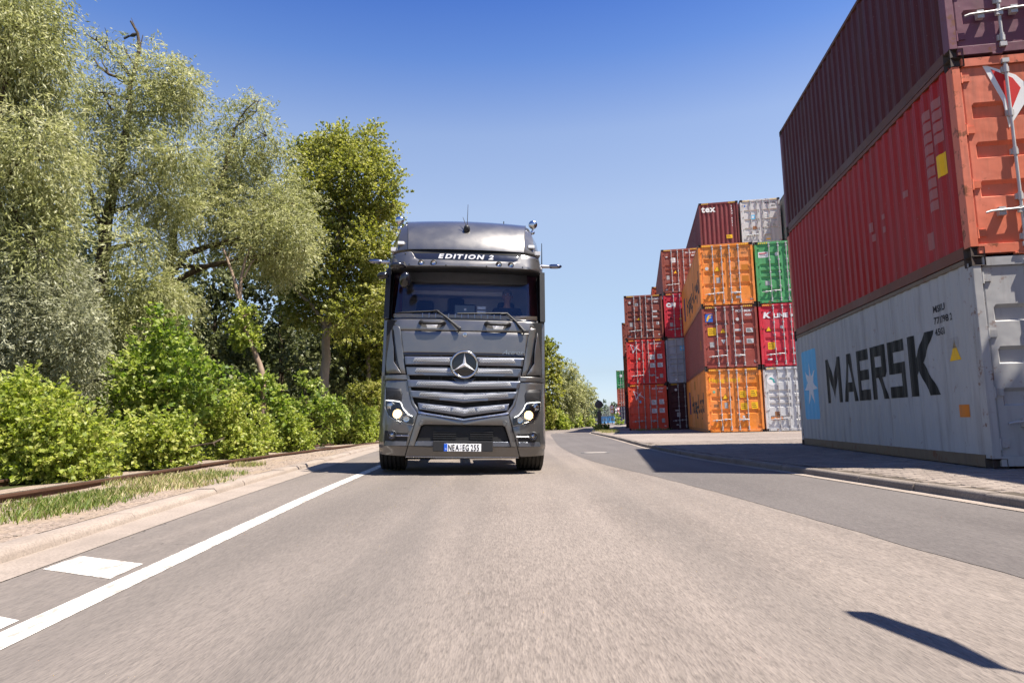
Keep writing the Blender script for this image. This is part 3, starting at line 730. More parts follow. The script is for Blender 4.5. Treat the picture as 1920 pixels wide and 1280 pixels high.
# near stack, towering on the right
yawN = .1405; LN = 8.3; N0 = Vector((5.70, 8.27, YARD)); NS = 'three containers towering at the right edge'
def nl(k): return N0+Vector((0, 0, ST*k))
c = container(nl(0), yawN, (.36, .355, .345), 'weathered grey container with huge black letters and a blue star, bottom of the near stack', dp=.012, H=ST, L=LN, style='wide', railcol=(.16, .11, .065), group=NS)
LET = {'M': [[(0, 0), (0, 1), (.2, 1), (.2, 0)], [(.8, 0), (.8, 1), (1, 1), (1, 0)], [(.2, 1), (.5, .5), (.8, 1), (.8, .62), (.5, .08), (.2, .62)]],
 'A': [[(0, 0), (.36, 1), (.5, 1), (.5, .8), (.22, 0)], [(1, 0), (.64, 1), (.5, 1), (.5, .8), (.78, 0)], [(.29, .2), (.71, .2), (.64, .4), (.36, .4)]],
 'E': [[(0, 0), (0, 1), (.28, 1), (.28, 0)], [(.28, .79), (.28, 1), (1, 1), (1, .79)], [(.28, .4), (.28, .6), (.94, .6), (.94, .4)], [(.28, 0), (.28, .21), (1, .21), (1, 0)]],
 'R': [[(0, 0), (0, 1), (.28, 1), (.28, 0)], [(.28, .8), (.28, 1), (.98, 1), (.98, .8)], [(.28, .4), (.28, .6), (.72, .6), (.72, .4)], [(.72, .4), (.72, .8), (.98, .8), (.98, .5), (.9, .4)], [(.45, .4), (.72, .4), (1.02, 0), (.74, 0)]],
 'S': [[(0, .8), (0, 1), (1, 1), (1, .8)], [(0, .42), (0, .8), (.28, .8), (.28, .42)], [(.28, .42), (.28, .61), (1, .61), (1, .42)], [(.72, .2), (.72, .42), (1, .42), (1, .2)], [(0, 0), (0, .2), (1, .2), (1, 0)]],
 'K': [[(0, 0), (0, 1), (.28, 1), (.28, 0)], [(.28, .34), (.28, .62), (.66, 1), (1, 1), (.54, .53), (1.05, 0), (.70, 0), (.36, .42)]]}
for ch_, a_y, b_y in (('M', 6.1, 5.22), ('A', 5.06, 4.36), ('E', 4.3, 3.72), ('R', 3.6, 2.96), ('S', 2.84, 2.22), ('K', 2.1, 1.2)):
    side_text('', PM('letter_black'), c, a_y, .93, 1, poly=[[(u*(a_y-b_y), v*.9) for u, v in q] for q in LET[ch_]], name='letter')
side_text('', PM('sky'), c, 7.85, .60, 1, poly=[[(0, .06), (.06, 0), (1.06, 0), (1.12, .06), (1.12, 1.5), (1.06, 1.56), (.06, 1.56), (0, 1.5)]], name='emblem_square', off=.003)
side_text('', PM('white'), c, 7.85, .60, 1, poly=[star_poly(.56, .78, .5, 7, .4)], name='star_emblem', off=.006)
for s, z in (('MSKU', 2.06), ('771798 2', 1.9), ('45G1', 1.74)): side_text(s, PM('black'), c, 1.15, z, .13, bold=.003)
side_text('', PM('yellow'), c, .82, 1.36, 1, poly=[[(0, 0), (.3, 0), (.15, .28)]], name='warning_triangle'); side_text('', PM('orange'), c, .72, .62, 1, poly=[[(0, 0), (.26, 0), (.26, .16), (0, .16)]], name='placard')
side_text('', PM('grey'), c, .85, 1.52, 1, poly=[[(0, 0), (.3, 0), (.3, .14), (0, .14)]], name='placard')
c = container(nl(1), yawN, (.33, .0075, .006), 'deep red container with salmon orange doors, middle of the near stack', dp=.026, H=ST, L=LN, style='wide', doorcol=(.60, .15, .075), railcol=(.15, .045, .02), group=NS,
    stickers=[('p', .36, .80, 1.0, wing_out, 'white')])
for q in (wing_in, wing_in2): logo('emblem', [[(.36*W_+u*1.0, .80*ST+v*1.0) for u, v in q]], PM('red'), c, .039)
for k in range(9):
    side_text('', PM('fadedpink'), c, .98, 2.12-.16*k, 1, poly=[[(0, 0), (.24, 0), (.24, .13), (0, .13)]], name='printed_lines')
for k in range(4):
    side_text('', PM('fadedpink'), c, .68, 2.16-.16*k, 1, poly=[[(0, 0), (.26, 0), (.26, .13), (0, .13)]], name='printed_lines')
side_text('', PM('yellow'), c, .66, 1.22, 1, poly=[[(0, 0), (.24, 0), (.24, .3), (0, .3)]], name='placard')
for yy, z, a, b in ((3.15, 1.15, .14, .16), (3.05, .98, .1, .12), (2.6, 1.22, .12, .08), (2.6, 1.0, .12, .1), (1.75, 1.3, .14, .1), (1.1, .34, .16, .24), (5.6, 1.35, .1, .02), (4.9, .9, .12, .03)):
    side_text('', PM('fadedpink'), c, yy, z, 1, poly=[[(0, 0), (a, 0), (a, b), (0, b)]], name='scuff_patch')
container(nl(2), yawN, (.075, .010, .009), 'dark maroon container on top of the near stack, doors half out of view', dp=.026, H=ST, L=LN, style='five', doorcol=(.16, .06, .085), railcol=(.11, .04, .018), group=NS)  # same maroon, doors coloured lighter than the sides for the sun on them
# the next stack of the row stands beside the camera, out of view; its shade reaches the paving and the near doors
for k in range(3):
    container(Vector((6.95, -5.4, YARD+ST*k)), yawN, (BR, OR, GRN)[k], ('brown container out of view beside the camera, bottom of its stack', 'orange container out of view beside the camera, middle of its stack', 'green container out of view beside the camera, top of its stack')[k], H=ST, style='four', group='stack out of view beside the camera')
# ------------------------------------------------------------------ the truck
n = N('graphite_metallic_paint')
fl = n.n('TexVoronoi'); n.l(n.coord(), fl.inputs['Vector']); fl.inputs['Scale'].default_value = 900
dirt = n.ramp(n.noise(n.coord(), 3.2, 6), [(.4, 0), (.75, 1)])
c = n.mix(n.math('MULTIPLY', fl.outputs['Color'], .35), (.125, .121, .116), (.215, .209, .20))
c = n.mix(n.math('MULTIPLY', dirt, .12), c, (.2, .17, .14))
M_TP = n.bsdf(c, n.math('MULTIPLY_ADD', dirt, .12, .32), metal=.75, coat=.85, coat_rough=.04)
M_SLAT = simple('slat_metallic', (.13, .14, .165), .3, .7, .4, var=.08)
M_BLK = simple('black_plastic', (.011, .011, .012), .55, var=.25, scale=20, bump=.1)
M_GBLK = simple('gloss_black', (.008, .008, .01), .16, 0, .3)
M_CHR = simple('chrome', (.5, .5, .5), .14, 1, 0, var=.05)
M_SCHR = simple('satin_chrome', (.4, .4, .41), .26, 1, 0, var=.05)
M_DARK = simple('grille_depth', (.008, .008, .008), .8)
n = N('tyre_rubber')
M_TYRE = n.bsdf(n.mix(n.noise(n.coord(), 9, 5), (.018, .017, .016), (.05, .045, .04)), .8, spec=.3, normal=n.bump(n.noise(n.coord(), 60, 3), .2, .004))
n = N('windscreen_glass')
tr = n.n('BsdfTransparent'); tr.inputs[0].default_value = (.86, .88, .92, 1); gl = n.n('BsdfGlossy'); gl.inputs['Roughness'].default_value = .015; gl.inputs[0].default_value = (.8, .88, 1, 1)
fr = n.n('Fresnel'); fr.inputs[0].default_value = 1.55
mx = n.n('MixShader'); n.l(n.math('MULTIPLY_ADD', fr.outputs[0], .85, .015), mx.inputs[0]); n.l(tr.outputs[0], mx.inputs[1]); n.l(gl.outputs[0], mx.inputs[2]); n.l(mx.outputs[0], n.out.inputs[0]); M_WS = n.m
n = N('lamp_glass')
tr = n.n('BsdfTransparent'); tr.inputs[0].default_value = (.93, .94, .95, 1); gl = n.n('BsdfGlossy'); gl.inputs['Roughness'].default_value = .02
fr = n.n('Fresnel'); fr.inputs[0].default_value = 1.5
mx = n.n('MixShader'); n.l(fr.outputs[0], mx.inputs[0]); n.l(tr.outputs[0], mx.inputs[1]); n.l(gl.outputs[0], mx.inputs[2]); n.l(mx.outputs[0], n.out.inputs[0]); M_LG = n.m
n = N('perforated_mesh')
pc = n.coord('Object', (1, 1, 1)); sx_ = n.n('SeparateXYZ'); n.l(pc, sx_.inputs[0])
px_, pz_ = .0235, .020
rowi = n.math('FLOOR', n.math('DIVIDE', sx_.outputs[2], pz_))
ux = n.math('FRACT', n.math('ADD', n.math('DIVIDE', sx_.outputs[0], px_), n.math('MULTIPLY', n.math('MODULO', n.math('ABSOLUTE', rowi), 2.0), .5)))
uz = n.math('FRACT', n.math('DIVIDE', sx_.outputs[2], pz_))
dd = n.math('SQRT', n.math('ADD', n.math('POWER', n.math('SUBTRACT', ux, .5), 2.0), n.math('POWER', n.math('SUBTRACT', uz, .5), 2.0)))
hole = n.math('LESS_THAN', dd, .36)
M_PERF = n.bsdf(n.mix(hole, (.46, .46, .46), (.01, .01, .01)), .4, metal=.5)
M_LED = simple('led_strip', (.9, .9, .9), .3, emit=(1, .97, .9), estr=1.1)
M_LOW = simple('low_beam_lamp', (.9, .85, .7), .3, emit=(1, .93, .8), estr=45)
M_AMB = simple('bezel_glow', (.9, .6, .25), .3, emit=(1, .7, .35), estr=.35)  # warm glow around the low beam, put into the bezel colour and emission
M_WHT = simple('white_plate', (.78, .78, .77), .45)
M_PBL = simple('plate_blue', (.01, .09, .5), .45)
M_SEAT = simple('seat_fabric', (.03, .032, .04), .85, bump=.2)
M_TAN = simple('tan_dashboard', (.6, .44, .28), .6)
M_DASH = simple('dark_dashboard', (.025, .025, .03), .6)
M_CAB = simple('cab_lining', (.5, .5, .52), .8)
M_CURT = simple('wine_curtain', (.09, .018, .025), .9)

TX = at(866, 835, 10).x
truck = empty('truck', (TX, 10.0, zroad(TX-.02, 11.2)), 0, 'grey metallic semi truck cab driving towards the viewer with headlights on', 'truck')
truck.rotation_euler = (0, .036, .08)
S_ = 614.0
def Zc(b, y=0):
    zi = (1183-b)/S_; zi += .026*max(0, zi-1.8)
    return .73+(zi-.73)*(10+y)/10
def Xc(d, y=0): return d/S_*(10+y)/10
def prof(z): return float(np.interp(z, [.2, .40, .415, .8, 1.0, 1.35, 1.8, 2.2, 2.35], [.09, .035, .0, -.01, .03, .07, .11, .16, .2]))
def plan(x, w=1.24, r=.30, bow=.07):
    a = abs(x); y = bow*(a/w)**2
    if a > w-r:
        t = min(a-(w-r), r*.985); y += r-math.sqrt(r*r-t*t)
    return y
def D_body(x, z): return plan(x)+prof(z)
def D_glass(x, z): return plan(x, 1.22, .34, .10)+float(np.interp(z, [2.25, 3.1], [.20, .42]))
def D_vis(x, z): return plan(x, 1.21, .34, .10)+float(np.interp(z, [2.95, 3.1, 3.4], [.10, .08, .17]))
def panel(name, polys, mat, dfn=D_body, parent=truck, off=0.0, thick=.03, ch=.007, step=.07, mirror=False, both=False, sm=40, yk=.12):
    """outlines in drawing units (half distance, height) bent over the front of the cab"""
    bm = bmesh.new()
    out = []
    for pl in polys:
        pts = [(Xc(a, yk), Zc(b, yk)) for a, b in pl]
        if mirror: pts = [(-x, z) for x, z in pts]
        out.append(pts)
        if both: out.append([(-x, z) for x, z in pts])
    for pts in out: bm.faces.new([bm.verts.new((x, 0, z)) for x, z in pts])
    bmesh.ops.remove_doubles(bm, verts=bm.verts, dist=.0015)
    bmesh.ops.triangulate(bm, faces=bm.faces[:], ngon_method='EAR_CLIP')
    xs = [v.co.x for v in bm.verts]; zs = [v.co.z for v in bm.verts]
    if thick: border = None
    x = math.floor(min(xs)/step)*step
    while x < max(xs):
        bmesh.ops.bisect_plane(bm, geom=bm.verts[:]+bm.edges[:]+bm.faces[:], plane_co=(x+.0007, 0, 0), plane_no=(1, 0, 0), dist=1e-4); x += step
    z = math.floor(min(zs)/.12)*.12
    while z < max(zs):
        bmesh.ops.bisect_plane(bm, geom=bm.verts[:]+bm.edges[:]+bm.faces[:], plane_co=(0, 0, z+.0007), plane_no=(0, 0, 1), dist=1e-4); z += .12
    for zz in (.405, .42):
        bmesh.ops.bisect_plane(bm, geom=bm.verts[:]+bm.edges[:]+bm.faces[:], plane_co=(0, 0, zz), plane_no=(0, 0, 1), dist=1e-4)
    for f in bm.faces:
        f.normal_update()
        if f.normal.y > 0: f.normal_flip()
    fr = bm.faces[:]
    ret = bmesh.ops.inset_region(bm, faces=fr, thickness=ch, depth=0, use_even_offset=True, use_boundary=True)
    rim = [v for v in bm.verts if v.is_boundary]
    low = set(rim)
    for v in bm.verts:
        v.co.y = dfn(v.co.x, v.co.z)+off+(ch*.7 if v in low else 0)
    be = [e for e in bm.edges if e.is_boundary]
    ex = bmesh.ops.extrude_edge_only(bm, edges=be)
    for v in [q for q in ex['geom'] if isinstance(q, bmesh.types.BMVert)]: v.co.y += thick
    bmesh.ops.recalc_face_normals(bm, faces=bm.faces)
    return link(name, bm_mesh(name, bm, sm), mat, parent)
def M2(pl): return pl
# --- inner dark structure so nothing shows through the gaps
G().box(-1.17, 1.17, .24, .5, .5, 2.28).build('front_bulkhead', M_DARK, truck)
# --- bumper
panel('bumper', [[(0, 702), (0, 738), (345, 738), (372, 752), (400, 642)], [(400, 642), (372, 752), (430, 926), (505, 1016)], [(0, 926), (430, 926), (505, 1016), (0, 1018)]], M_TP, both=True)
for s in (0, 1):
    panel('bumper_corner', [[(755, 350), (505, 350), (487, 440), (457, 560), (404, 634), (436, 752), (505, 745), (560, 720), (652, 675), (694, 600), (706, 405), (750, 400)],
                            [(750, 400), (706, 405), (694, 600), (652, 675), (560, 720), (436, 752), (509, 1016), (735, 1005), (754, 945)]], M_TP, mirror=bool(s))
    panel('corner_lip', [[(755, 300), (505, 300), (505, 345), (756, 345)]], M_TP, mirror=bool(s), off=-.012)
panel('bumper_trim', [[(0, 1019), (495, 1018), (505, 1027), (0, 1028)]], M_SCHR, both=True, ch=.002)
panel('bumper_trim', [[(0, 686), (0, 700), (400, 640), (402, 626)]], M_SCHR, both=True, off=-.012, ch=.002)
panel('lower_grille', [[(0, 742), (340, 742), (366, 756), (424, 926), (0, 926)]], simple('recess_shade_black', (.006, .006, .006), .7), both=True, off=.05, thick=.02)  # backing blackened for the shade inside the opening
panel('lower_lip', [[(0, 884), (410, 884), (428, 928), (0, 928)]], M_SLAT, both=True, off=.012)
for s in (-1, 1):
    for k in range(4):
        g = G(); zz = Zc(800+20*k); g.box(min(s*Xc(62), s*Xc(268)), max(s*Xc(62), s*Xc(268)), .03, .06, zz-.006, zz+.006); g.build('grille_bar', M_BLK, truck)
    g = G(); g.box(min(s*Xc(60), s*Xc(270)), max(s*Xc(60), s*Xc(270)), .048, .055, Zc(872), Zc(788)); g.build('radiator_opening', M_DARK, truck)
    x = s*Xc(373); G().lathe((x, D_body(x, Zc(718))+.002, Zc(718)), (0, -1, 0), [(.034, 0), (.034, .006), (.03, .008), (.028, .004), (.01, .004)], 20).build('parking_sensor', M_TP, truck, smooth=40)
    # seams between the bumper sections
    panel('bumper_seam', [[(399, 640), (404, 640), (509, 1016), (504, 1016)]], M_DARK, mirror=s < 0, off=-.001, thick=.01, ch=.0005)
# --- number plate
ph = G().box(-Xc(265), Xc(265), -.05, .04, Zc(972), Zc(880)).build('plate_holder', M_BLK, truck, bevel=.008)
pl = G().box(-Xc(167), Xc(161), -.058, -.051, Zc(970), Zc(903)).build('number_plate', M_WHT, truck, bevel=.002)
G().box(-Xc(167), -Xc(137), -.0605, -.0575, Zc(969), Zc(904)).build('country_band', M_PBL, pl)
chars('NEA', simple('plate_black', (.012, .012, .012), .5), pl, (-Xc(130), -.0605, Zc(963)), .010, .03, size=.122, wscale=.60, bold=.003)
chars('EG 255', simple('plate_black', (.012, .012, .012), .5), pl, (-Xc(3), -.0605, Zc(963)), .010, .016, size=.122, wscale=.60, bold=.003)
text('D', M_WHT, pl, (-Xc(157), -.062, Zc(956)), size=.03)
G().lathe((-Xc(18), -.058, Zc(942)), (0, -1, 0), [(.017, 0), (.017, .0035)], 16).build('round_seal', simple('seal_grey', (.45, .45, .46), .5), pl)
G().lathe((-Xc(18), -.058, Zc(915)), (0, -1, 0), [(.013, 0), (.013, .0035)], 16).build('round_seal', simple('seal_grey', (.45, .45, .46), .5), pl)
# --- fog lamps
for s in (-1, 1):
    panel('fog_lamp_recess', [[(692, 792), (482, 812), (488, 930), (698, 926)]], simple('recess_shade_black', (.006, .006, .006), .7), mirror=s < 0, off=-.003, thick=.01)  # flat near-black panel, its colour stands in for the shade of a recess
    panel('recess_lip', [[(686, 884), (494, 886), (490, 928), (697, 924)]], M_SLAT, mirror=s < 0, off=-.008, thick=.01)
    x, z = s*Xc(623, .1), Zc(833); yb = D_body(x, z)
    f = G().lathe((x, yb+.02, z), (0, -1, 0), [(.066, 0), (.068, .05), (.06, .056), (.054, .045)], 24).build('fog_lamp', M_BLK, truck, smooth=40)
    G().lathe((x, yb-.02, z), (0, -1, 0), [(.053, 0), (.05, .008), (.03, .001), (.012, .012), (.002, .014)], 20).build('reflector', M_CHR, f, smooth=40)
    G().lathe((x, yb-.032, z), (0, -1, 0), [(.053, 0), (.045, .006), (.001, .012)], 20).build('lamp_cover', M_LG, f, smooth=60)
    x2 = s*Xc(478)
    G().tube([(s*Xc(590, .1), D_body(s*Xc(590, .1), Zc(840))-.01, Zc(840)), (x2, D_body(x2, Zc(840))-.012, Zc(840))], .009, 6).build('recess_bar', M_SCHR, truck, smooth=50)
# --- headlamps
for s in (-1, 1):
    mir = s < 0
    hl = panel('headlamp', [[(704, 408), (562, 425), (543, 470), (548, 545), (522, 600), (472, 648), (434, 662), (438, 746), (560, 716), (650, 672), (692, 600)]], simple('lamp_housing_black', (.012, .012, .013), .4), mirror=mir, off=-.004, thick=.02)
    panel('dark_cover', [[(698, 425), (566, 435), (550, 470), (556, 522), (694, 516)]], M_BLK, mirror=mir, off=-.009, thick=.01, parent=hl)
    path = [(690, 526), (640, 531), (566, 540), (549, 556), (536, 590), (512, 622), (486, 650), (448, 668)]
    pts = []
    for a, b in path:
        x, z = s*Xc(a, .15), Zc(b, .15); pts.append((x, D_body(x, z)-.012, z))
    G().tube(pts, .0065, 6).build('daytime_strip', M_LED, hl, smooth=50)
    path = [(700, 430), (696, 600), (655, 672), (562, 712), (440, 744)]
    pts = []
    for a, b in path:
        x, z = s*Xc(a, .15), Zc(b, .15); pts.append((x, D_body(x, z)-.008, z))
    G().tube(pts, .006, 6).build('chrome_edge', M_SCHR, hl, smooth=50)
    x, z = s*Xc(640, .15), Zc(578, .15); y = D_body(x, z)
    G().lathe((x, y-.004, z), (0, -1, 0), [(.056, 0), (.058, .012), (.05, .016), (.042, .004), (.02, .008), (.002, .014)], 24).build('high_beam_lamp', M_CHR, hl, smooth=40)
    x, z = s*Xc(579, .15), Zc(648, .15); y = D_body(x, z)
    G().lathe((x, y-.003, z), (0, -1, 0), [(.066, 0), (.068, .010), (.056, .013), (.036, .004)], 24).build('lamp_bezel', M_AMB, hl, smooth=40)
    G().lathe((x, y-.006, z), (0, -1, 0), [(.04, 0), (.036, .012), (.018, .02), (.002, .022)], 20).build('low_beam_lamp', M_LOW, hl, smooth=60)
    x, z = s*Xc(500, .15), Zc(690, .15); y = D_body(x, z)
    G().lathe((x, y-.003, z), (0, -1, 0), [(.045, 0), (.046, .008), (.03, .003), (.002, .01)], 20).build('turn_lamp', M_CHR, hl, smooth=40)
    panel('lamp_cover', [[(698, 520), (560, 532), (540, 550), (524, 602), (474, 650), (438, 664), (440, 742), (560, 713), (650, 670), (692, 598)]], M_LG, mirror=mir, off=-.032, thick=.015, parent=hl)
# --- grille
panel('grille_opening', [[(0, 104), (545, 104), (520, 330), (480, 540), (400, 630), (0, 690)]], M_DARK, both=True, off=.06, thick=.01)
panel('grille_top_edge', [[(0, 98), (552, 98), (548, 122), (0, 118)]], M_GBLK, both=True, off=-.006, ch=.003)
for s in (0, 1):
    panel('grille_surround', [[(520, 300), (505, 345), (487, 440), (457, 560), (404, 634), (330, 660), (322, 640), (392, 612), (438, 550), (466, 440), (484, 340), (492, 300)]], M_TP, mirror=bool(s), off=-.010)
SL = [(133, 208, 132, 208, 538, 430, 462), (229, 303, 229, 305, 520, 415, 442), (344, 408, 352, 425, 506, 405, 425), (440, 498, 460, 543, 476, 375, 400), (548, 606, 588, 662, 405, 355, 370)]
for k, (b0, b1, c0, c1, d, dm, dm2) in enumerate(SL):
    sl_ = panel('grille_slat', [[(0, c0), (d, b0), (d-12, b1), (0, c1)]], M_SLAT, both=True, off=-.03, thick=.07, ch=.012)
    t = .16; u = .66
    def L_(x, f): return (c0+(c1-c0)*f)*(1-x/d)+(b0+(b1-b0)*f)*(x/d)
    xi = 132 if k == 0 else (108 if k == 1 else 0)
    if k == 4:
        spans = [(0, 108), (116, dm2)]
    else: spans = [(xi, dm2)]
    for a0, a1 in spans:
        pls = [[(a0, L_(a0, t)), (a1-14, L_(a1, t)), (a1, L_(a1, u)), (a0, L_(a0, u))]]
        if a0 == 0: panel('mesh_insert', pls, M_PERF, both=True, off=-.034, thick=.008, ch=.002, parent=sl_)
        else:
            for s in (0, 1): panel('mesh_insert', pls, M_PERF, mirror=bool(s), off=-.034, thick=.008, ch=.002, parent=sl_)
for k in range(-3, 4):
    x = k*Xc(105); G().box(x-.006, x+.006, .10, .16, Zc(620), Zc(110)).build('grille_rib', M_BLK, truck)
# --- round star badge
zb = Zc(196); yb = D_body(0, zb)-.06
bd = G().lathe((0, yb+.08, zb), (0, -1, 0), [(.205, 0), (.205, .07), (.19, .074)], 48).build('badge', M_GBLK, truck, smooth=40)
G().lathe((0, yb, zb), (0, -1, 0), [(.172, 0), (.175, .02), (.192, .03), (.207, .022), (.211, 0), (.207, -.02), (.195, -.02)], 56, cap=False).build('badge_ring', M_CHR, bd, smooth=60)
def three_star(cx, cz, r, y0, h, q=.13):
    g = G(); vs = [(cx, y0-h, cz)]; 
    for i in range(6):
        a = math.pi*i/3; rr = r if i % 2 == 0 else r*q
        vs.append((cx+rr*math.sin(a), y0, cz+rr*math.cos(a)))
    g.add(vs, [(0, 1+i, 1+(i+1) % 6) for i in range(6)]); return g
three_star(0, zb, .178, yb-.006, .022, .16).build('badge_star', simple('star_silver', (.75, .75, .76), .3, .55), bd)
panel('badge_skirt', [[(0, 330), (105, 318), (60, 372), (0, 382)]], M_GBLK, both=True, off=-.02)
# --- bonnet panels
panel('bonnet', [[(0, -98), (590, -98), (583, -90), (565, 0), (553, 96), (0, 96)]], M_TP, both=True, off=0)
panel('cowl', [[(0, -206), (668, -206), (672, -160), (604, -140), (592, -106), (0, -106)]], M_TP, both=True, off=0)
for s in (0, 1):
    mir = bool(s)
    panel('air_deflector', [[(716, -128), (672, -118), (642, 50), (634, 180), (562, 285), (700, 282), (716, 200)]], M_TP, mirror=mir, off=-.02)
    panel('deflector_gap', [[(672, -118), (648, -104), (598, 180), (560, 286), (634, 180), (642, 50)]], M_GBLK, mirror=mir, off=.02)
    panel('deflector_strip', [[(680, -152), (602, -142), (588, -118), (568, 0), (520, 292), (560, 287), (598, 180), (648, -104)]], M_TP, mirror=mir, off=-.006)
    panel('deflector_foot', [[(716, 284), (520, 294), (516, 312), (700, 312)]], M_BLK, mirror=mir, off=.015)
text('Actros', M_SCHR, truck, (.56, D_body(.7, Zc(90))-.012, Zc(92)+.0), size=.095, shear=.45, wscale=1.15, extrude=.003)
# small round badge above the grille
z = Zc(-78); y = D_body(0, z)
G().lathe((0, y+.003, z), (0, -1, 0), [(.034, 0), (.034, .008), (.028, .01)], 20).build('cowl_badge', M_CHR, truck, smooth=40); three_star(0, z, .026, y-.008, .005, .2).build('badge_star', M_GBLK, truck)
for s in (-1, 1):
    for nm, a, b, z0, z1, o0, mt in (('grab_recess', 238, 360, -178, -122, .002, M_SCHR),):
        panel(nm, [[(238, -178), (366, -178), (346, -124), (258, -124)]], simple('recess_silver', (.5, .5, .51), .35, .6), mirror=s < 0, off=-.002, thick=.008)
    xm = s*Xc(302); pts = []
    for a, dz, oy in ((190, .01, .0), (200, .02, -.06), (230, .0, -.075), (302, -.004, -.08), (375, .0, -.075), (404, .02, -.06), (414, .01, .0)):
        x = s*Xc(a); z = Zc(-178)+dz; pts.append((x, D_body(x, z)+oy, z))
    G().tube(pts, [.028, .03, .026, .024, .026, .03, .028], 8).build('grab_handle', M_BLK, truck, smooth=50)
# --- cab walls, roof, back
ys = [(0.36, .62), (.33, 1.5), (.42, 2.3), (.52, 2.9), (.57, 3.2), (.72, 3.40), (2.35, 3.5), (2.35, 3.2), (2.35, .62)]
for s in (-1, 1):
    g = G(); g.prism(ys, lambda u, v: (s*(1.235 if v < 2.9 else 1.215 if v < 3.25 else 1.165), u, v), lambda u, v: (s*(1.18 if v < 3.25 else 1.12), u, v)); sp = g.build('side_wall', M_TP, truck, bevel=.012)
    g = G(); g.prism([(.62, 1.75), (.66, 2.75), (1.45, 2.75), (1.45, 1.75)], lambda u, v: (s*1.243, u, v), lambda u, v: (s*1.225, u, v)); g.build('side_window', M_GBLK, sp)
    g = G(); g.prism([(.56, .7), (.52, 2.85), (.545, 2.85), (.585, .7)], lambda u, v: (s*1.239, u, v), lambda u, v: (s*1.22, u, v)); g.build('door_gap', M_DARK, sp)
    g = G(); g.prism([(1.58, .7), (1.55, 2.85), (1.575, 2.85), (1.605, .7)], lambda u, v: (s*1.239, u, v), lambda u, v: (s*1.22, u, v)); g.build('door_gap', M_DARK, sp)
    g = G(); g.box(min(s*1.235, s*1.265), max(s*1.235, s*1.265), 1.35, 1.5, 1.62, 1.67); g.build('door_handle', M_BLK, sp)
    g = G(); g.prism([(.36, 2.32), (.47, 3.12), (.74, 3.12), (.74, 2.32)], lambda u, v: (s*1.2375, u, v), lambda u, v: (s*1.16, u, v)); g.build('pillar_trim', M_BLK, sp)
    # wheel arch and step panel
    g = G(); g.prism([(.5, .45), (.42, 1.1), (1.9, 1.1), (1.9, .95), (1.72, .62)]+[(1.2+.6*math.cos(a), .52+.6*math.sin(a)) for a in [R(q) for q in range(25, 180, 12)]], lambda u, v: (s*1.245, u, v), lambda u, v: (s*1.10, u, v)); g.build('wheel_arch', M_TP, truck)
    panel('windscreen_pillar', [[(668, -206), (660, -660), (722, -664), (714, -206)]], M_BLK, dfn=D_glass, mirror=s < 0, off=-.012, yk=.35)
G().box(-1.18, 1.18, 2.31, 2.36, .62, 3.5).build('rear_wall', M_CAB, truck)
G().box(-1.18, 1.18, .5, 2.31, 1.42, 1.48).build('cab_floor', M_DASH, truck)
G().box(-1.18, 1.18, .55, 2.31, 3.42, 3.48).build('cab_ceiling', M_CAB, truck)
# --- windscreen
panel('windscreen', [[(0, -203), (662, -203), (662, -668), (0, -690)]], M_WS, dfn=D_glass, both=True, off=0, thick=.006, yk=.33, ch=.002, step=.06)
panel('windscreen_edge', [[(0, -192), (670, -192), (670, -212), (0, -212)]], M_GBLK, dfn=D_glass, both=True, off=-.006, thick=.02, yk=.3)
# --- sun visor with the lettered panel and four lamps
panel('sun_visor', [[(0, -742), (440, -745), (470, -760), (492, -800), (512, -824), (690, -808), (704, -740), (702, -672), (600, -676), (0, -680)]], M_TP, dfn=D_vis, both=True, thick=.10, ch=.012, yk=.1)
panel('visor_underside', [[(0, -674), (690, -668), (690, -684), (0, -688)]], M_BLK, dfn=lambda x, z: D_vis(x, z)+.1, both=True, thick=.25, yk=.1)
sp = panel('sign_panel', [[(0, -740), (448, -742), (480, -765), (500, -806), (0, -806)]], simple('sign_black', (.012, .013, .02), .15, 0, .5), dfn=D_vis, both=True, off=.055, thick=.02, yk=.15)
panel('visor_gap', [[(0, -800), (500, -800), (515, -845), (0, -845)]], M_DARK, dfn=D_vis, both=True, off=.16, thick=.02, yk=.25)
chars('EDITION 2', simple('white_lettering', (.8, .8, .8), .5), sp, (0, D_vis(0, 3.19)+.04, Zc(-755, .15)), .012, .045, True, size=.092, wscale=1.5, shear=.22, bold=.004)
for s in (-1, 1):
    for d in (302, 414):
        x, z = s*Xc(d-4, .12), Zc(-712, .1); y = D_vis(x, z)
        l = G().lathe((x, y+.01, z), (0, -1, 0), [(.046, 0), (.047, .018), (.04, .022), (.036, .012)], 22).build('visor_lamp', M_BLK, truck, smooth=40)
        G().lathe((x, y-.003, z), (0, -1, 0), [(.036, 0), (.03, .008), (.012, .003), (.002, .013)], 18).build('reflector', M_CHR, l, smooth=60)
    for d, b in ((520, -697), (185, -690), (560, -800), (665, -785)):
        x, z = s*Xc(d, .12), Zc(b, .1); G().lathe((x, D_vis(x, z)+.003, z), (0, -1, 0), [(.012, 0), (.012, .007), (.006, .010)], 10).build('visor_screw', M_BLK, truck, smooth=40)
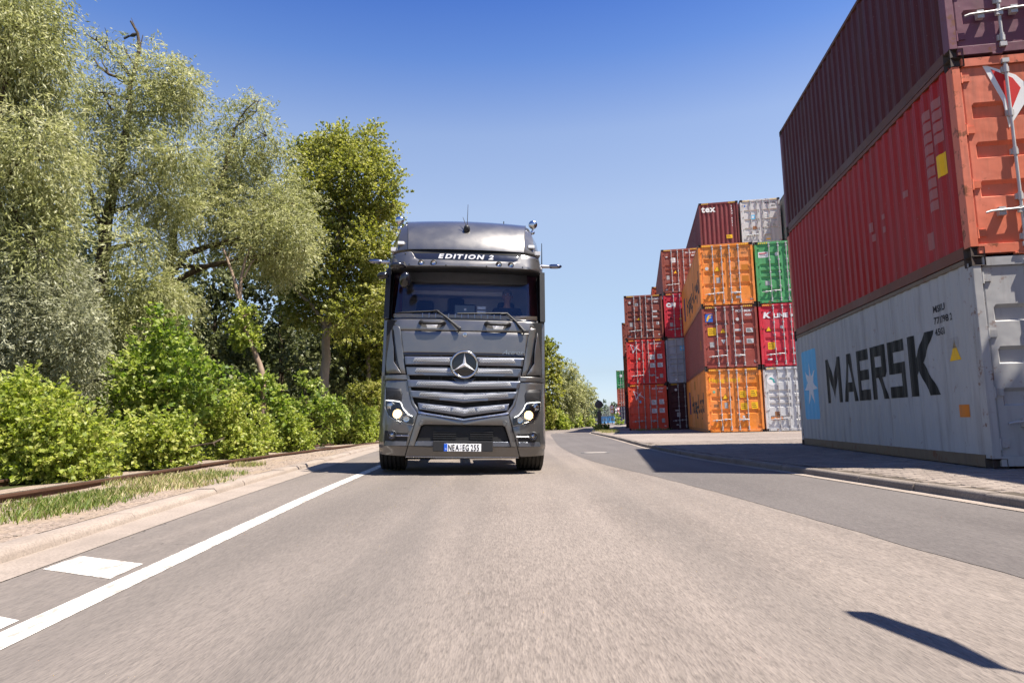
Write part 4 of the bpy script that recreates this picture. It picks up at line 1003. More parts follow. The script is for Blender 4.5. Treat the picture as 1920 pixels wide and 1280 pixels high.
# --- roof spoiler
SEC = [(3.41, .30, .90, 1.175), (3.45, .31, .90, 1.175), (3.56, .36, .905, 1.17), (3.70, .45, .915, 1.15), (3.83, .57, .93, 1.11), (3.94, .72, .95, 1.06), (4.015, .88, .965, 1.01), (4.045, 1.05, .97, .99)]
g = G(); rows = []
for z, y0, a, o in SEC:
    half = [(o, 2.3), (o, y0+.60), (o*.992, y0+.42), (a+.62*(o-a), y0+.17), (a+.012, y0+.085)]
    row = [(-x, y, z-.02 if i < 2 else z) for i, (x, y) in enumerate(half)]
    for i in range(0, 15):
        t = -1+2*i/14; row.append((a*t, y0+.075*t*t, z+.015*(1-t*t)*(1 if z > 3.8 else 0)))
    row += [(x, y, z-.02 if i > 2 else z) for i, (x, y) in enumerate(half[::-1])]
    rows.append(row)
g.grid(rows); n_ = len(rows[0]); b_ = (len(rows)-1)*n_
for i in range(n_//2): g.f.append((b_+i, b_+i+1, b_+n_-2-i, b_+n_-1-i))
g.build('roof_spoiler', M_TP, truck, smooth=24)
for s in (-1, 1):
    pts = [(s*(a+.006), y0+.079, z) for z, y0, a, o in SEC]
    G().tube(pts, .004, 4).build('spoiler_seam', M_DARK, truck)
    z, y0, a, o = SEC[2]
    G().box(s*1.02-.05, s*1.02+.05, y0+.08, y0+.16, 3.50, 3.55).build('marker_lamp', M_WHT, truck, bevel=.01)
    # chrome work lamps on the roof edge
    x, y, z = s*1.10, 1.05, 3.95
    wl = G().lathe((x, y-.09, z+.09), (0, 1, 0), [(.07, 0), (.073, .012), (.07, .04), (.054, .08), (.03, .105), (.01, .115)], 24).build('roof_lamp', M_CHR, truck, smooth=50)
    G().lathe((x, y-.092, z+.09), (0, -1, 0), [(.069, 0), (.058, .012), (.034, .02), (.002, .024)], 24).build('lamp_cover', M_CHR, wl, smooth=60)
    G().tube([(x, y-.03, z+.02), (x, y, z-.03), (x-s*.06, y+.05, z-.1)], .016, 8).build('lamp_bracket', M_CHR, wl, smooth=50)
    G().lathe((x-s*.005, y-.06, z-.045), (0, -1, 0), [(.03, 0), (.036, .02), (.02, .03)], 16).build('small_horn', M_CHR, wl, smooth=50)
G().box(-.42, .38, 1.25, 1.9, 4.045, 4.09).build('roof_hatch', M_BLK, truck, bevel=.012)
zt = 3.78
G().lathe((0, .50, zt), (0, -.55, .8), [(.05, -.03), (.052, .02), (.04, .06), (.02, .08)], 16).build('antenna_base', M_BLK, truck, smooth=50)
G().tube([(.005, .46, zt+.05), (.012, .52, zt+.42)], [.007, .004], 6).build('antenna', M_BLK, truck)
G().tube([(-.01, .46, zt+.05), (-.065, .48, zt+.2)], [.006, .004], 6).build('antenna', M_BLK, truck)
G().tube([(.62, 1.1, 4.03), (.62, 1.1, 4.12)], [.01, .008], 6).build('antenna', M_BLK, truck)
G().tube([(1.225, .95, 3.16), (1.25, .95, 3.2), (1.245, .95, 3.72)], [.012, .012, .006], 6).build('antenna', M_BLK, truck)
# --- mirror cameras
for s in (-1, 1):
    zz = Zc(-706, .6)
    a = G().tube([(s*1.2, .62, zz), (s*1.32, .62, zz), (s*1.36, .62, zz)], [.03, .026, .026], 10).build('camera_arm', M_SCHR, truck, smooth=50)
    G().lathe((s*1.33, .62, zz+.003), (s, -.06, .02), [(.026, 0), (.036, .03), (.037, .12), (.03, .17), (.010, .2)], 14).build('camera_cap', simple('dark_chrome', (.2, .21, .26), .16, 1), a, smooth=60)
# --- front mirrors on the left corner
b0 = Vector((Xc(-650, .2), .26, Zc(-705, .2)))
mm = G().tube([b0+Vector((-.02, .1, .06)), b0, b0+Vector((.02, -.12, -.09)), b0+Vector((.16, -.16, -.04))], [.05, .055, .06, .04], 10).build('mirror_arm', M_BLK, truck, smooth=50)
G().tube([b0+Vector((.02, -.12, -.1)), b0+Vector((.11, -.16, -.12))], .02, 8).build('mirror_stalk', M_BLK, mm, smooth=50)
def shell(c, ax, rx, rz, nm, par):
    g = G(); g.lathe((0, 0, 0), (0, 0, 1), [(.2, -.02), (.95, -.012), (1, .0), (.93, .03), (.7, .055), (.3, .07), (.02, .074)], 24)
    M = Vector(ax).to_track_quat('Z', 'Y').to_matrix().to_4x4()
    S = Matrix.Diagonal((rx, rz, 1, 1)); g.v = [tuple(Matrix.Translation(c) @ M @ S @ Vector(v)) for v in g.v]
    return g.build(nm, M_GBLK, par, smooth=50)
shell(Vector((Xc(-545, .2), .05, Zc(-535, .15))), (.25, -.8, -.25), .085, .125, 'front_mirror', mm)
shell(Vector((Xc(-752, .3), .3, Zc(-575, .3))), (-.2, -.7, .55), .095, .055, 'kerb_mirror', mm)
shell(Vector((Xc(-612, .2), .03, Zc(-645, .2))), (.1, -.6, .5), .12, .05, 'ramp_mirror', mm)
# --- wipers
def on_glass(d, b, o): x, z = Xc(d, .3), Zc(b, .3); return (x, D_glass(x, z)-o, z)
for pv_, el_, t0, t1 in (((-52, -120), (-255, -272), (-628, -252), (-230, -272)), ((540, -108), (380, -262), (-72, -250), (385, -266))):
    x, z = Xc(pv_[0], .15), Zc(pv_[1], .15); y = D_body(x, z)
    wp = G().tube([(x, y+.01, z), (x, y-.05, z), on_glass((pv_[0]+el_[0])/2, (pv_[1]+el_[1])/2, .05), on_glass(el_[0], el_[1], .035), on_glass(el_[0]-60, el_[1]+6, .03)], [.02, .024, .016, .012, .009], 8).build('wiper', M_BLK, truck, smooth=50)
    pts = [on_glass(t0[0]+(t1[0]-t0[0])*i/8, t0[1]+(t1[1]-t0[1])*i/8, .014) for i in range(9)]
    G().tube(pts, .011, 6).build('wiper_blade', M_BLK, wp)
    G().lathe((x, y-.04, z), (0, -1, 0), [(.03, 0), (.03, .02), (.015, .03)], 14).build('wiper_pivot', M_BLK, wp, smooth=50)
# --- inside the cab
g = G(); g.prism([(.36, 2.24), (.38, 2.33), (.62, 2.40), (.95, 2.36), (1.0, 2.0), (.6, 1.6), (.36, 1.6)], lambda u, v: (-1.13, u, v), lambda u, v: (1.13, u, v)); g.build('dashboard', M_DASH, truck, bevel=.02)
G().box(-1.1, 1.12, .42, .60, 2.345, 2.41).build('dashboard_top', M_TAN, truck, bevel=.01)
for k in range(13):
    x = -.66+k*.1; G().box(x, x+.012, .39, .43, 2.34, 2.42).build('vent_rib', M_WHT, truck)
G().box(-.72, .62, .60, .8, 2.37, 2.44).build('instrument_cover', M_DASH, truck, bevel=.02)
st = G().box(-.17, .17, .70, .76, 2.42, 2.625).build('display_screen', M_GBLK, truck, bevel=.02)
G().box(-.02, .015, .694, .698, 2.52, 2.555).build('screen_mark', M_WHT, st)
for s, dx in ((-1, -.69), (0, -.16), (1, .72)):
    y0 = 1.35 if s else 1.75
    se = G().box(dx-.25, dx+.25, y0, y0+.5, 1.95, 2.15).build('seat', M_SEAT, truck, bevel=.05)
    G().box(dx-.24, dx+.24, y0+.42, y0+.56, 2.1, 2.66 if s else 2.76).build('backrest', M_SEAT, se, bevel=.06)
    G().box(dx-.15, dx+.15, y0+.43, y0+.54, 2.64, 2.87 if s else 3.0).build('headrest', M_SEAT, se, bevel=.05)
G().box(-.95, .85, 2.0, 2.3, 3.01, 3.09).build('storage_shelf', simple('shelf_grey', (.8, .8, .82), .6), truck, bevel=.02)
G().box(-1.15, 1.15, 1.85, 2.3, 3.2, 3.4).build('storage_locker', M_CAB, truck, bevel=.03)
G().box(-1.15, 1.15, 1.7, 2.3, 2.2, 2.35).build('bunk', simple('bunk_grey', (.32, .32, .34), .9), truck, bevel=.05)
for s in (-1, 1):
    rows = []
    for z in (1.9, 2.4, 2.9, 3.4):
        rows.append([(s*(1.14-.05*i*.35-.03*(i % 2)-.02*math.sin(z*2)), .62+.05*i*.5, z) for i in range(8)])
    G().grid(rows).build('curtain', M_CURT, truck, smooth=60)
wx = Vector((.72, 1.0, 2.47)); ax = Vector((0, -.45, -.9))
q = Vector((0, 0, 1)).rotation_difference(Vector((0, -.55, .83)))
pts = [wx+q @ Vector((.22*math.cos(a), .22*math.sin(a), 0)) for a in [2*math.pi*i/24 for i in range(25)]]
sw = G().tube(pts, .016, 8, cap=False).build('steering_wheel', M_BLK, truck, smooth=60)
G().tube([wx+Vector((0, -.12, -.28)), wx+Vector((0, -.01, -.02))], .04, 10).build('steering_column', M_BLK, sw, smooth=50)
g = G()
for a in (0, math.pi, -math.pi/2): g.tube([wx, wx+q @ Vector((.21*math.cos(a), .21*math.sin(a), 0))], .018, 6)
g.build('wheel_spoke', M_BLK, sw)
# --- wheels, axles, chassis
def wheel(x, y, s, wdt=.39, r=.52, nm='wheel'):
    hw = wdt/2; pr = [(.30, -hw*.8), (r*.82, -hw*.98), (r*.94, -hw)]
    grooves = 5; pr2 = [(r*.985, -hw*.95), (r, -hw*.88)]
    for k in range(grooves):
        c_ = -hw*.66+k*hw*1.32/(grooves-1); pr2 += [(r, c_-.012), (r-.018, c_-.009), (r-.018, c_+.009), (r, c_+.012)]
    pr2 += [(r, hw*.88), (r*.985, hw*.95)]
    pr = pr+pr2+[(r*.94, hw), (r*.82, hw*.98), (.30, hw*.8)]
    wh = G().lathe((x, y, r), (1, 0, 0), pr, 48).build(nm, M_TYRE, truck, smooth=30)
    G().lathe((x+s*hw*.5, y, r), (s, 0, 0), [(.30, 0), (.30, .08), (.27, .09), (.2, .02), (.12, .03), (.1, .09), (.01, .09)], 32).build('rim', M_SCHR, wh, smooth=40)
    return wh
dzw = -.012
for s in (-1, 1):
    wheel(s*1.09, 1.22, s)
    wheel(s*1.06, 4.9, s, .30); wheel(s*.74, 4.9, s, .30)
G().box(-.46, -.36, .9, 6.0, .72, .98).build('chassis_beam', M_BLK, truck); G().box(.36, .46, .9, 6.0, .72, .98).build('chassis_beam', M_BLK, truck)
G().box(-1.0, 1.0, 1.14, 1.3, .42, .60).build('front_axle', M_BLK, truck, bevel=.03); G().tube([(-1.0, 4.9, .52), (1.0, 4.9, .52)], .11, 12).build('rear_axle', M_BLK, truck)
G().lathe((0, 4.9, .52), (0, 1, 0), [(.1, -.3), (.24, -.15), (.26, 0), (.24, .15), (.1, .3)], 20).build('differential', M_BLK, truck, smooth=50)
G().box(-.35, .35, 1.4, 2.6, .42, .95).build('engine_sump', M_BLK, truck, bevel=.06)
for s in (-1, 1):
    G().box(min(s*.62, s*1.2), max(s*.62, s*1.2), 2.5, 3.9, .45, 1.05).build('fuel_tank', M_SCHR, truck, bevel=.06)
    G().box(min(s*.84, s*1.24), max(s*.84, s*1.24), 4.3, 5.5, 1.06, 1.1).build('mudguard', M_BLK, truck)
    G().box(min(s*.36, s*.60), max(s*.36, s*.60), .55, .62, .27, .5).build('bumper_bracket', M_BLK, truck)
for x in (-.55, -.15, .42): G().tube([(x-.06, 1.05, .36), (x+.06, 1.05, .36)], .018, 6).build('axle_fitting', simple('bare_steel', (.4, .33, .25), .4, .8), truck)
G().box(-.8, .8, 4.2, 5.6, 1.0, 1.12).build('fifth_wheel_plate', M_BLK, truck, bevel=.02)
# papers on the dashboard
TM = Matrix.Translation(truck.location) @ truck.rotation_euler.to_matrix().to_4x4()
def ride(o, p, extra=None):
    o.matrix_world = TM @ Matrix.Translation(p); return o
pc_ = G().box(0, .13, 0, .006, 0, .045).build('paper_card', M_WHT); ride(pc_, (.19, .62, 2.535)); tag(pc_, 'upper white paper card stuck behind the windscreen right of the dark screen', 'paper', 'papers behind the windscreen')
pc_ = G().box(0, .13, 0, .006, 0, .06).build('paper_card', M_WHT); ride(pc_, (.19, .61, 2.45)); tag(pc_, 'lower white paper card standing on the dashboard right of the dark screen', 'paper', 'papers behind the windscreen')
pc_ = G().box(0, .16, 0, .08, 0, .012).build('paper_card', M_WHT); ride(pc_, (.86, .50, 2.412)); tag(pc_, 'flat white paper lying on the tan dashboard in front of the driver', 'paper', 'papers behind the windscreen')
# --- driver
M_SKIN = simple('skin', (.45, .25, .17), .55, var=.1); M_SHIRT = simple('dark_shirt', (.03, .035, .06), .85, bump=.2); M_HAIR = simple('grey_hair', (.16, .14, .12), .8)
def skin_body(name, verts, edges, radii, mat, root=0, sub=2):
    me = bpy.data.meshes.new(name); me.from_pydata(verts, edges, []); o = bpy.data.objects.new(name, me); COL.objects.link(o)
    md = o.modifiers.new('skin', 'SKIN'); sv = me.skin_vertices[0].data
    for i, r_ in enumerate(radii):
        sv[i].radius = r_ if hasattr(r_, '__len__') else (r_, r_); sv[i].use_root = (i == root)
    md.use_smooth_shade = True
    s2 = o.modifiers.new('sub', 'SUBSURF'); s2.levels = s2.render_levels = sub
    dg = bpy.context.evaluated_depsgraph_get(); m2 = bpy.data.meshes.new_from_object(o.evaluated_get(dg)); m2.name = name
    bpy.data.objects.remove(o); m2.materials.clear(); m2.materials.append(mat); 
    m2.polygons.foreach_set('use_smooth', [True]*len(m2.polygons)); return m2
# origin: hip point; faces -y
bv = [(0, 0, 0), (0, .02, .2), (0, .03, .4), (0, .02, .52), (0, -.01, .60), (0, -.03, .69), (0, -.035, .78),
      (.19, .03, .45), (.25, -.09, .22), (.17, -.33, .20), (.15, -.40, .23), (-.19, .03, .45), (-.25, -.09, .22), (-.17, -.33, .20), (-.15, -.40, .23),
      (.11, -.12, -.02), (.14, -.48, .02), (.14, -.55, -.38), (.14, -.68, -.44), (-.11, -.12, -.02), (-.14, -.48, .02), (-.14, -.55, -.38), (-.14, -.68, -.44)]
be = [(0, 1), (1, 2), (2, 3), (3, 4), (4, 5), (5, 6), (2, 7), (7, 8), (8, 9), (9, 10), (2, 11), (11, 12), (12, 13), (13, 14), (0, 15), (15, 16), (16, 17), (17, 18), (0, 19), (19, 20), (20, 21), (21, 22)]
bra = [(.17, .13), (.16, .12), (.15, .11), (.06, .055), (.052, .052), (.086, .105), (.078, .095), .075, .052, .038, .036, .075, .052, .038, .036, .085, .065, .05, .045, .085, .065, .05, .045]
for hx in (1, -1):
    for k in range(5):
        b = 10 if hx > 0 else 14; p0 = Vector(bv[b]); i0 = len(bv)
        sp_ = (k-2)*.018; ln = (.035, .045, .05, .046, .036)[k] if k < 4 else .036
        if k == 4: chain = [p0+Vector((-hx*.03, -.02, .02)), p0+Vector((-hx*.045, -.05, .025)), p0+Vector((-hx*.04, -.075, .02))]
        else: chain = [p0+Vector((sp_*.8*hx, -.05, .012)), p0+Vector((sp_*hx, -.05-ln*.8, .0)), p0+Vector((sp_*hx, -.05-ln, -.03))]
        prev = b
        for q_ in chain: bv.append(tuple(q_)); bra.append(.0095); be.append((prev, len(bv)-1)); prev = len(bv)-1
dm_ = skin_body('person', bv, be, bra, M_SKIN)
drv = bpy.data.objects.new('person', dm_); COL.objects.link(drv); ride(drv, (.72, 1.5, 2.20)); tag(drv, 'driver in a dark shirt seated behind the windscreen holding the steering wheel', 'person')
bv2 = bv[:4]+[bv[7], bv[8], bv[9], bv[11], bv[12], bv[13]]
sh = skin_body('shirt', [bv[0], bv[1], bv[2], (0, .02, .50), bv[7], bv[8], (.19, -.28, .2), bv[11], bv[12], (-.19, -.28, .2)], [(0, 1), (1, 2), (2, 3), (2, 4), (4, 5), (5, 6), (2, 7), (7, 8), (8, 9)],
               [(.19, .15), (.18, .14), (.19, .14), (.085, .08), .09, .066, .052, .09, .066, .052], M_SHIRT)
link('shirt', sh, None, drv)
def blob(c, r, nm, mt, sx=1, sy=1, sz=1):
    bm = bmesh.new(); bmesh.ops.create_uvsphere(bm, u_segments=14, v_segments=9, radius=r)
    for v in bm.verts: v.co = Vector((v.co.x*sx+c[0], v.co.y*sy+c[1], v.co.z*sz+c[2]))
    return link(nm, bm_mesh(nm, bm, 60), mt, drv)
blob((0, .005, .765), .095, 'hair', M_HAIR, .92, 1.02, .8)
blob((0, -.122, .70), .016, 'nose', M_SKIN, .8, 1.2, 1.5)
for s in (-1, 1):
    blob((s*.032, -.112, .725), .011, 'eye', M_WHT); blob((s*.032, -.1215, .725), .005, 'pupil', M_DASH); blob((s*.084, -.03, .705), .022, 'ear', M_SKIN, .4, .8, 1.4)
    blob((s*.032, -.114, .745), .016, 'eyebrow', M_HAIR, 1, .5, .25)
blob((0, -.112, .662), .02, 'mouth', simple('lips', (.35, .13, .11), .5), 1.2, .5, .28)
g = G()
for s in (-1, 1): g.tube([(s*.034+.02*math.cos(a), -.128, .724+.016*math.sin(a)) for a in [2*math.pi*i/12 for i in range(13)]], .0022, 4, cap=False)
g.tube([(-.014, -.13, .726), (.014, -.13, .726)], .002, 4); g.build('spectacles', M_DASH, drv)
# ------------------------------------------------------------------ plants
def leaf_mat(name, cols, trans=.35, rough=.5):
    n = N(name)
    at_ = n.n('Attribute'); at_.attribute_name = 'tint'
    c = n.ramp(at_.outputs['Fac'], [(i/(len(cols)-1), q) for i, q in enumerate(cols)])
    b = n.n('BsdfPrincipled'); n.l(c, b.inputs['Base Color']); b.inputs['Roughness'].default_value = rough; b.inputs['Specular IOR Level'].default_value = .45
    t = n.n('BsdfTranslucent'); hs = n.n('HueSaturation'); n.l(c, hs.inputs['Color']); hs.inputs['Value'].default_value = 1.5; hs.inputs['Saturation'].default_value = 1.1; n.l(hs.outputs[0], t.inputs[0])
    mx = n.n('MixShader'); mx.inputs[0].default_value = trans; n.l(b.outputs[0], mx.inputs[1]); n.l(t.outputs[0], mx.inputs[2]); n.l(mx.outputs[0], n.out.inputs[0])
    return n.m
L_WIL = leaf_mat('willow_leaves', [(0.146, 0.157, 0.056), (0.246, 0.258, 0.095), (0.358, 0.358, 0.162), (0.470, 0.459, 0.269)], .45)
L_SIL = leaf_mat('silver_leaves', [(.13, .135, .07), (.24, .245, .14), (.36, .36, .23), (.46, .455, .33)], .38)
L_POP = leaf_mat('poplar_leaves', [(0.099, 0.116, 0.020), (0.187, 0.204, 0.033), (0.286, 0.292, 0.066), (0.418, 0.396, 0.143)], .48)
L_BRI = leaf_mat('bright_shrub_leaves', [(.10, .135, .02), (.21, .265, .04), (.335, .38, .075), (.47, .47, .15)], .5)
L_MAP = leaf_mat('maple_leaves', [(.075, .13, .02), (.165, .235, .035), (.27, .33, .065), (.42, .44, .15)], .48)
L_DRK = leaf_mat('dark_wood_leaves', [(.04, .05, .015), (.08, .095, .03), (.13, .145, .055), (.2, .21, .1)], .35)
L_FAR = leaf_mat('far_wood_leaves', [(.045, .07, .035), (.07, .1, .05), (.1, .13, .065), (.13, .16, .085)], .3)
L_GRS = leaf_mat('grass_blades', [(.10, .15, .02), (.2, .23, .05), (.42, .35, .18), (.5, .41, .25)], .35)
n = N('bark'); p = n.coord('Object', (1, 1, .25))
f = n.noise(p, 9, 6, .7)
M_BARK = n.bsdf(n.mix(f, (.03, .022, .015), (.13, .1, .07)), .95, spec=.1, normal=n.bump(f, 1, .05))
n = N('pale_bark'); p = n.coord('Object', (1, 1, .3)); f = n.noise(p, 7, 6, .7)
M_PBARK = n.bsdf(n.mix(f, (.09, .07, .05), (.36, .29, .21)), .9, spec=.15, normal=n.bump(f, 1, .04))
n = N('dead_wood'); p = n.coord('Object', (1, 1, .3)); f = n.noise(p, 7, 6, .7)
M_DEAD = n.bsdf(n.mix(f, (.15, .10, .07), (.36, .27, .2)), .9, spec=.15, normal=n.bump(f, .8, .03))

def rot_rand(n):
    v = RNG.normal(size=(n, 3)); return v/np.linalg.norm(v, axis=1, keepdims=True)
def foliage(clumps, leaf, droop=.3, per=10, twig=.35, dens=1.0, holes=.25, seed=0):
    """clumps: (x, y, z, rx, ry, rz); leaf: (length, width). Twigs spread through each clump, leaves along every twig."""
    Vs = []; Ts = []
    for c in clumps:
        x, y, z, rx, ry, rz = c[:6]; cd = c[6] if len(c) > 6 else 1
        area = math.pi*(rx*rz)
        n = int(dens*cd*3.1*area/(leaf[0]*leaf[1]*.5*.55)/per)+3
        d = rot_rand(n); rad = RNG.random(n)**.42
        lump = 1+.22*np.sin(d[:, 0]*5+x*3+seed)*np.sin(d[:, 2]*6+z*2)+.16*RNG.normal(size=n)
        P = d*(rad*lump)[:, None]
        pos = P*np.array([rx, ry, rz])+np.array([x, y, z])
        h = np.sin(pos[:, 0]*2.9+seed)*np.sin(pos[:, 2]*3.3+1.7*seed)*np.sin(pos[:, 1]*2.7)+.5*np.sin(pos[:, 0]*7.1+2)*np.sin(pos[:, 2]*6.3+seed)
        keep = (h > -holes*2.2+.02*0) | (RNG.random(n) < .25) if holes < .4 else (h > -.1)
        pos = pos[keep]; d = d[keep]; n = len(pos)
        if n == 0: continue
        td = d*.7+np.array([0, 0, .15-droop])+.45*rot_rand(n); td /= np.linalg.norm(td, axis=1, keepdims=True)
        tt = RNG.random(n)
        k = np.repeat(np.arange(n), per); m_ = len(k)
        s = RNG.random(m_)
        ctr = pos[k]+td[k]*(s*twig)[:, None]+np.array([0, 0, -1])*(s*s*droop*twig*.8)[:, None]+rot_rand(m_)*leaf[0]*.45
        ld = td[k]*.8+rot_rand(m_)*.75+np.array([0, 0, -droop*.6]); ld /= np.linalg.norm(ld, axis=1, keepdims=True)
        nn = rot_rand(m_)+np.array([.15, -.15, .55]); sd = np.cross(ld, nn); sd /= np.linalg.norm(sd, axis=1, keepdims=True)+1e-9
        sc = (.7+.6*RNG.random(m_))[:, None]
        L = leaf[0]*.5*sc; W = leaf[1]*.5*sc
        fold = np.cross(sd, ld)*W*.35
        V = np.stack([ctr-ld*L, ctr+sd*W-ld*L*.1+fold, ctr+ld*L, ctr-sd*W-ld*L*.1+fold], axis=1)
        Vs.append(V); Ts.append(np.clip(.5+.55*(tt[k]-.5)+.19*RNG.normal(size=m_)+.16*np.sin(pos[k][:, 0]*1.9+pos[k][:, 2]*1.3+seed)*np.sin(pos[k][:, 1]*2.3+1), 0, 1))
    return np.concatenate(Vs), np.concatenate(Ts)
LEAVES = 0
RGY = np.linspace(0, 40, 81); RGX = np.array([RX(q) for q in RGY])
def crown(name, clumps, leaf, mat, parent, clip=False, **kw):
    global LEAVES
    V, T = foliage(clumps, leaf, **kw)
    if clip:
        cx = V.mean(1); k = cx[:, 0] < np.interp(cx[:, 1], RGY, RGX)-.10; V = V[k]; T = T[k]
    LEAVES += len(V)
    off = np.array(parent.location); V = V-off
    return link(name, quad_mesh(name, V, T), mat, parent)
def limb(g, p0, p1, r0, r1, bend=.12, n=6):
    p0, p1 = Vector(p0), Vector(p1); d = (p1-p0).length
    side = Vector((random.uniform(-1, 1), random.uniform(-1, 1), random.uniform(-.3, .6)))*bend*d
    pts = []; rs = []
    for i in range(n+1):
        t = i/n; pts.append(p0.lerp(p1, t)+side*math.sin(math.pi*t)+Vector((random.uniform(-1, 1), random.uniform(-1, 1), 0))*d*.012); rs.append(r0*(1-t)+r1*t)
    g.tube(pts, rs, 7); return pts
def gz(x, y): return zroad(XK(y), min(y, 40))+.02
def tree(name, label, cat, Y, base, trunk, clumps, leaf, lmat, bark=M_BARK, r0=.25, group=None, depth=.9, dy=0, limbs=(), branches=.6, show=False, **kw):
    """everything is given as (px, py) on the photograph at Y metres; clumps (px, py, r [,dy])"""
    b = at(base, 800, Y); bx, by = b.x, Y
    root = empty(name, (bx, by, gz(bx, by)), 0, label, cat, group)
    loc = Vector(root.location); g = G(); sc = Y/CAM_F
    C = []
    for c in clumps:
        px, py, r = c[:3]; ddy = c[3] if len(c) > 3 and c[3] is not None else random.uniform(-1, 1)*depth
        if show and any(abs(px-tx) < r*.75 and abs(py-ty) < r for tx, ty in trunk): ddy = abs(ddy)*.3+r*Y/CAM_F*.9
        q = at(px, py, Y+ddy); rr = r*(Y+ddy)/CAM_F
        C.append((q.x, q.y, q.z, rr*1.05, rr*1.1, rr*.98, c[4] if len(c) > 4 else 1))
    tp = [Vector((bx, by, gz(bx, by)-.1))]+[at(px, py, Y+random.uniform(-.15, .15)) for px, py in trunk]
    rs = [r0*(1.15 if i == 0 else 1-.8*i/(len(tp)-1)) for i in range(len(tp))]
    pts = []; rr = []
    for i in range(len(tp)-1):
        for k in range(4):
            t = k/4; pts.append(tp[i].lerp(tp[i+1], t)+Vector((random.uniform(-1, 1), random.uniform(-1, 1), 0))*r0*.18); rr.append(rs[i]*(1-t)+rs[i+1]*t)
    pts.append(tp[-1]); rr.append(rs[-1])
    g.tube([p_-loc for p_ in pts], rr, 10)
    g.build('trunk', bark, root, smooth=60)
    for path, ra in limbs:
        lg = G(); lp = [at(px, py, Y) for px, py in path]
        lg.tube([p_-loc for p_ in lp], [ra*(1-.6*i/(len(lp)-1)) for i in range(len(lp))], 8); lg.build('limb', bark, root, smooth=60)
    for c in C:
        if random.random() > branches: continue
        bg_ = G()
        tgt = Vector(c[:3]); best = min(range(len(pts)), key=lambda i: (pts[i]-tgt).length+max(0, pts[i].z-tgt.z+.3)*2)
        limb(bg_, pts[best]-loc, tgt-loc, max(.025, rr[best]*.5), .012, .13)
        for q in range(3):
            e2 = tgt+Vector((random.uniform(-1, 1)*c[3], random.uniform(-1, 1)*c[4], random.uniform(-.3, 1)*c[5]))*.8
            limb(bg_, tgt-loc, e2-loc, .018, .005, .12, 4)
        bg_.build('branch', bark, root, smooth=60)
    if C: crown('crown', C, leaf, lmat, root, seed=Y, **kw)
    return root
WL = (.115, .028)
# near willow leaving the frame at the left
tree('willow_tree', 'huge pale willow at the left edge, its crown cut off by the frame', 'tree', 13, -70, [(-50, 600), (-20, 300), (30, 60)],
     [(20, 60, 80), (70, 130, 62), (0, 190, 100), (55, 280, 85), (90, 370, 50), (20, 400, 90), (-70, 90, 120), (-90, 300, 130), (-80, 480, 100), (95, 215, 34, None, .7), (50, 10, 60), (-30, -60, 110), (100, 300, 32, None, .6), (105, 100, 26, None, .7), (75, 470, 40, None, .7)], WL, L_WIL, r0=.32, droop=.55, twig=.55, holes=.28, dens=.9,
     limbs=[([(-60, 380), (20, 395), (60, 440), (85, 470)], .08), ([(85, 470), (40, 430), (0, 380)], .06)])
tree('willow_tree', 'tall willow with a bare dead top, second from the left edge', 'tree', 17, 183, [(183, 700), (188, 520), (198, 420), (217, 330), (240, 230), (248, 150)],
     [(200, 82, 26, None, .45), (180, 76, 20, None, .45), (212, 112, 18, None, .4), (300, 140, 48), (340, 160, 40), (355, 205, 30), (285, 195, 46), (195, 195, 36), (165, 175, 26), (235, 250, 32), (160, 260, 40), (265, 285, 50), (335, 290, 42), (175, 340, 46), (285, 365, 52), (330, 380, 34), (130, 290, 24), (245, 455, 44, None, .7), (300, 450, 42, None, .7), (150, 455, 30, None, .5), (270, 540, 50), (200, 600, 50), (300, 560, 40)],
     WL, L_WIL, r0=.24, droop=.5, twig=.5, holes=.3, depth=1.2, show=True, dens=.9,
     limbs=[([(190, 430), (165, 340), (110, 265), (98, 252)], .07), ([(246, 160), (232, 148), (205, 140), (185, 125), (175, 108)], .05), ([(248, 152), (262, 90), (258, 62), (245, 40)], .06), ([(252, 120), (238, 100), (232, 88)], .025), ([(262, 92), (268, 66)], .02), ([(258, 62), (246, 34)], .014), ([(205, 140), (192, 118), (190, 100)], .02), ([(185, 125), (172, 122)], .015), ([(240, 160), (222, 150), (212, 128)], .022), ([(215, 215), (200, 190), (192, 172)], .03)])
tree('willow_tree', 'broad willow with a long curved limb, left of the dark poplar', 'tree', 19.5, 316, [(316, 640), (316, 500), (328, 420), (420, 330), (440, 240)],
     [(480, 210, 26, None, .6), (435, 225, 30, None, .7), (500, 255, 30, None, .7), (405, 265, 24, None, .6), (455, 295, 40), (520, 300, 26, None, .7), (390, 330, 34), (470, 365, 70), (540, 385, 46), (410, 390, 50), (555, 430, 38), (505, 440, 60), (450, 450, 44), (570, 470, 20), (375, 430, 26, None, .5), (530, 490, 36), (355, 390, 24, None, .5), (345, 340, 22, None, .6), (480, 190, 12, None, .5), (550, 480, 26), (345, 570, 34, None, .6)],
     (.118, .03), L_WIL, r0=.2, droop=.45, twig=.5, holes=.28, depth=1.0, show=True, dens=.92,
     limbs=[([(318, 520), (345, 480), (395, 460), (440, 455), (470, 440), (500, 420)], .10), ([(440, 458), (460, 470), (480, 472)], .04)])
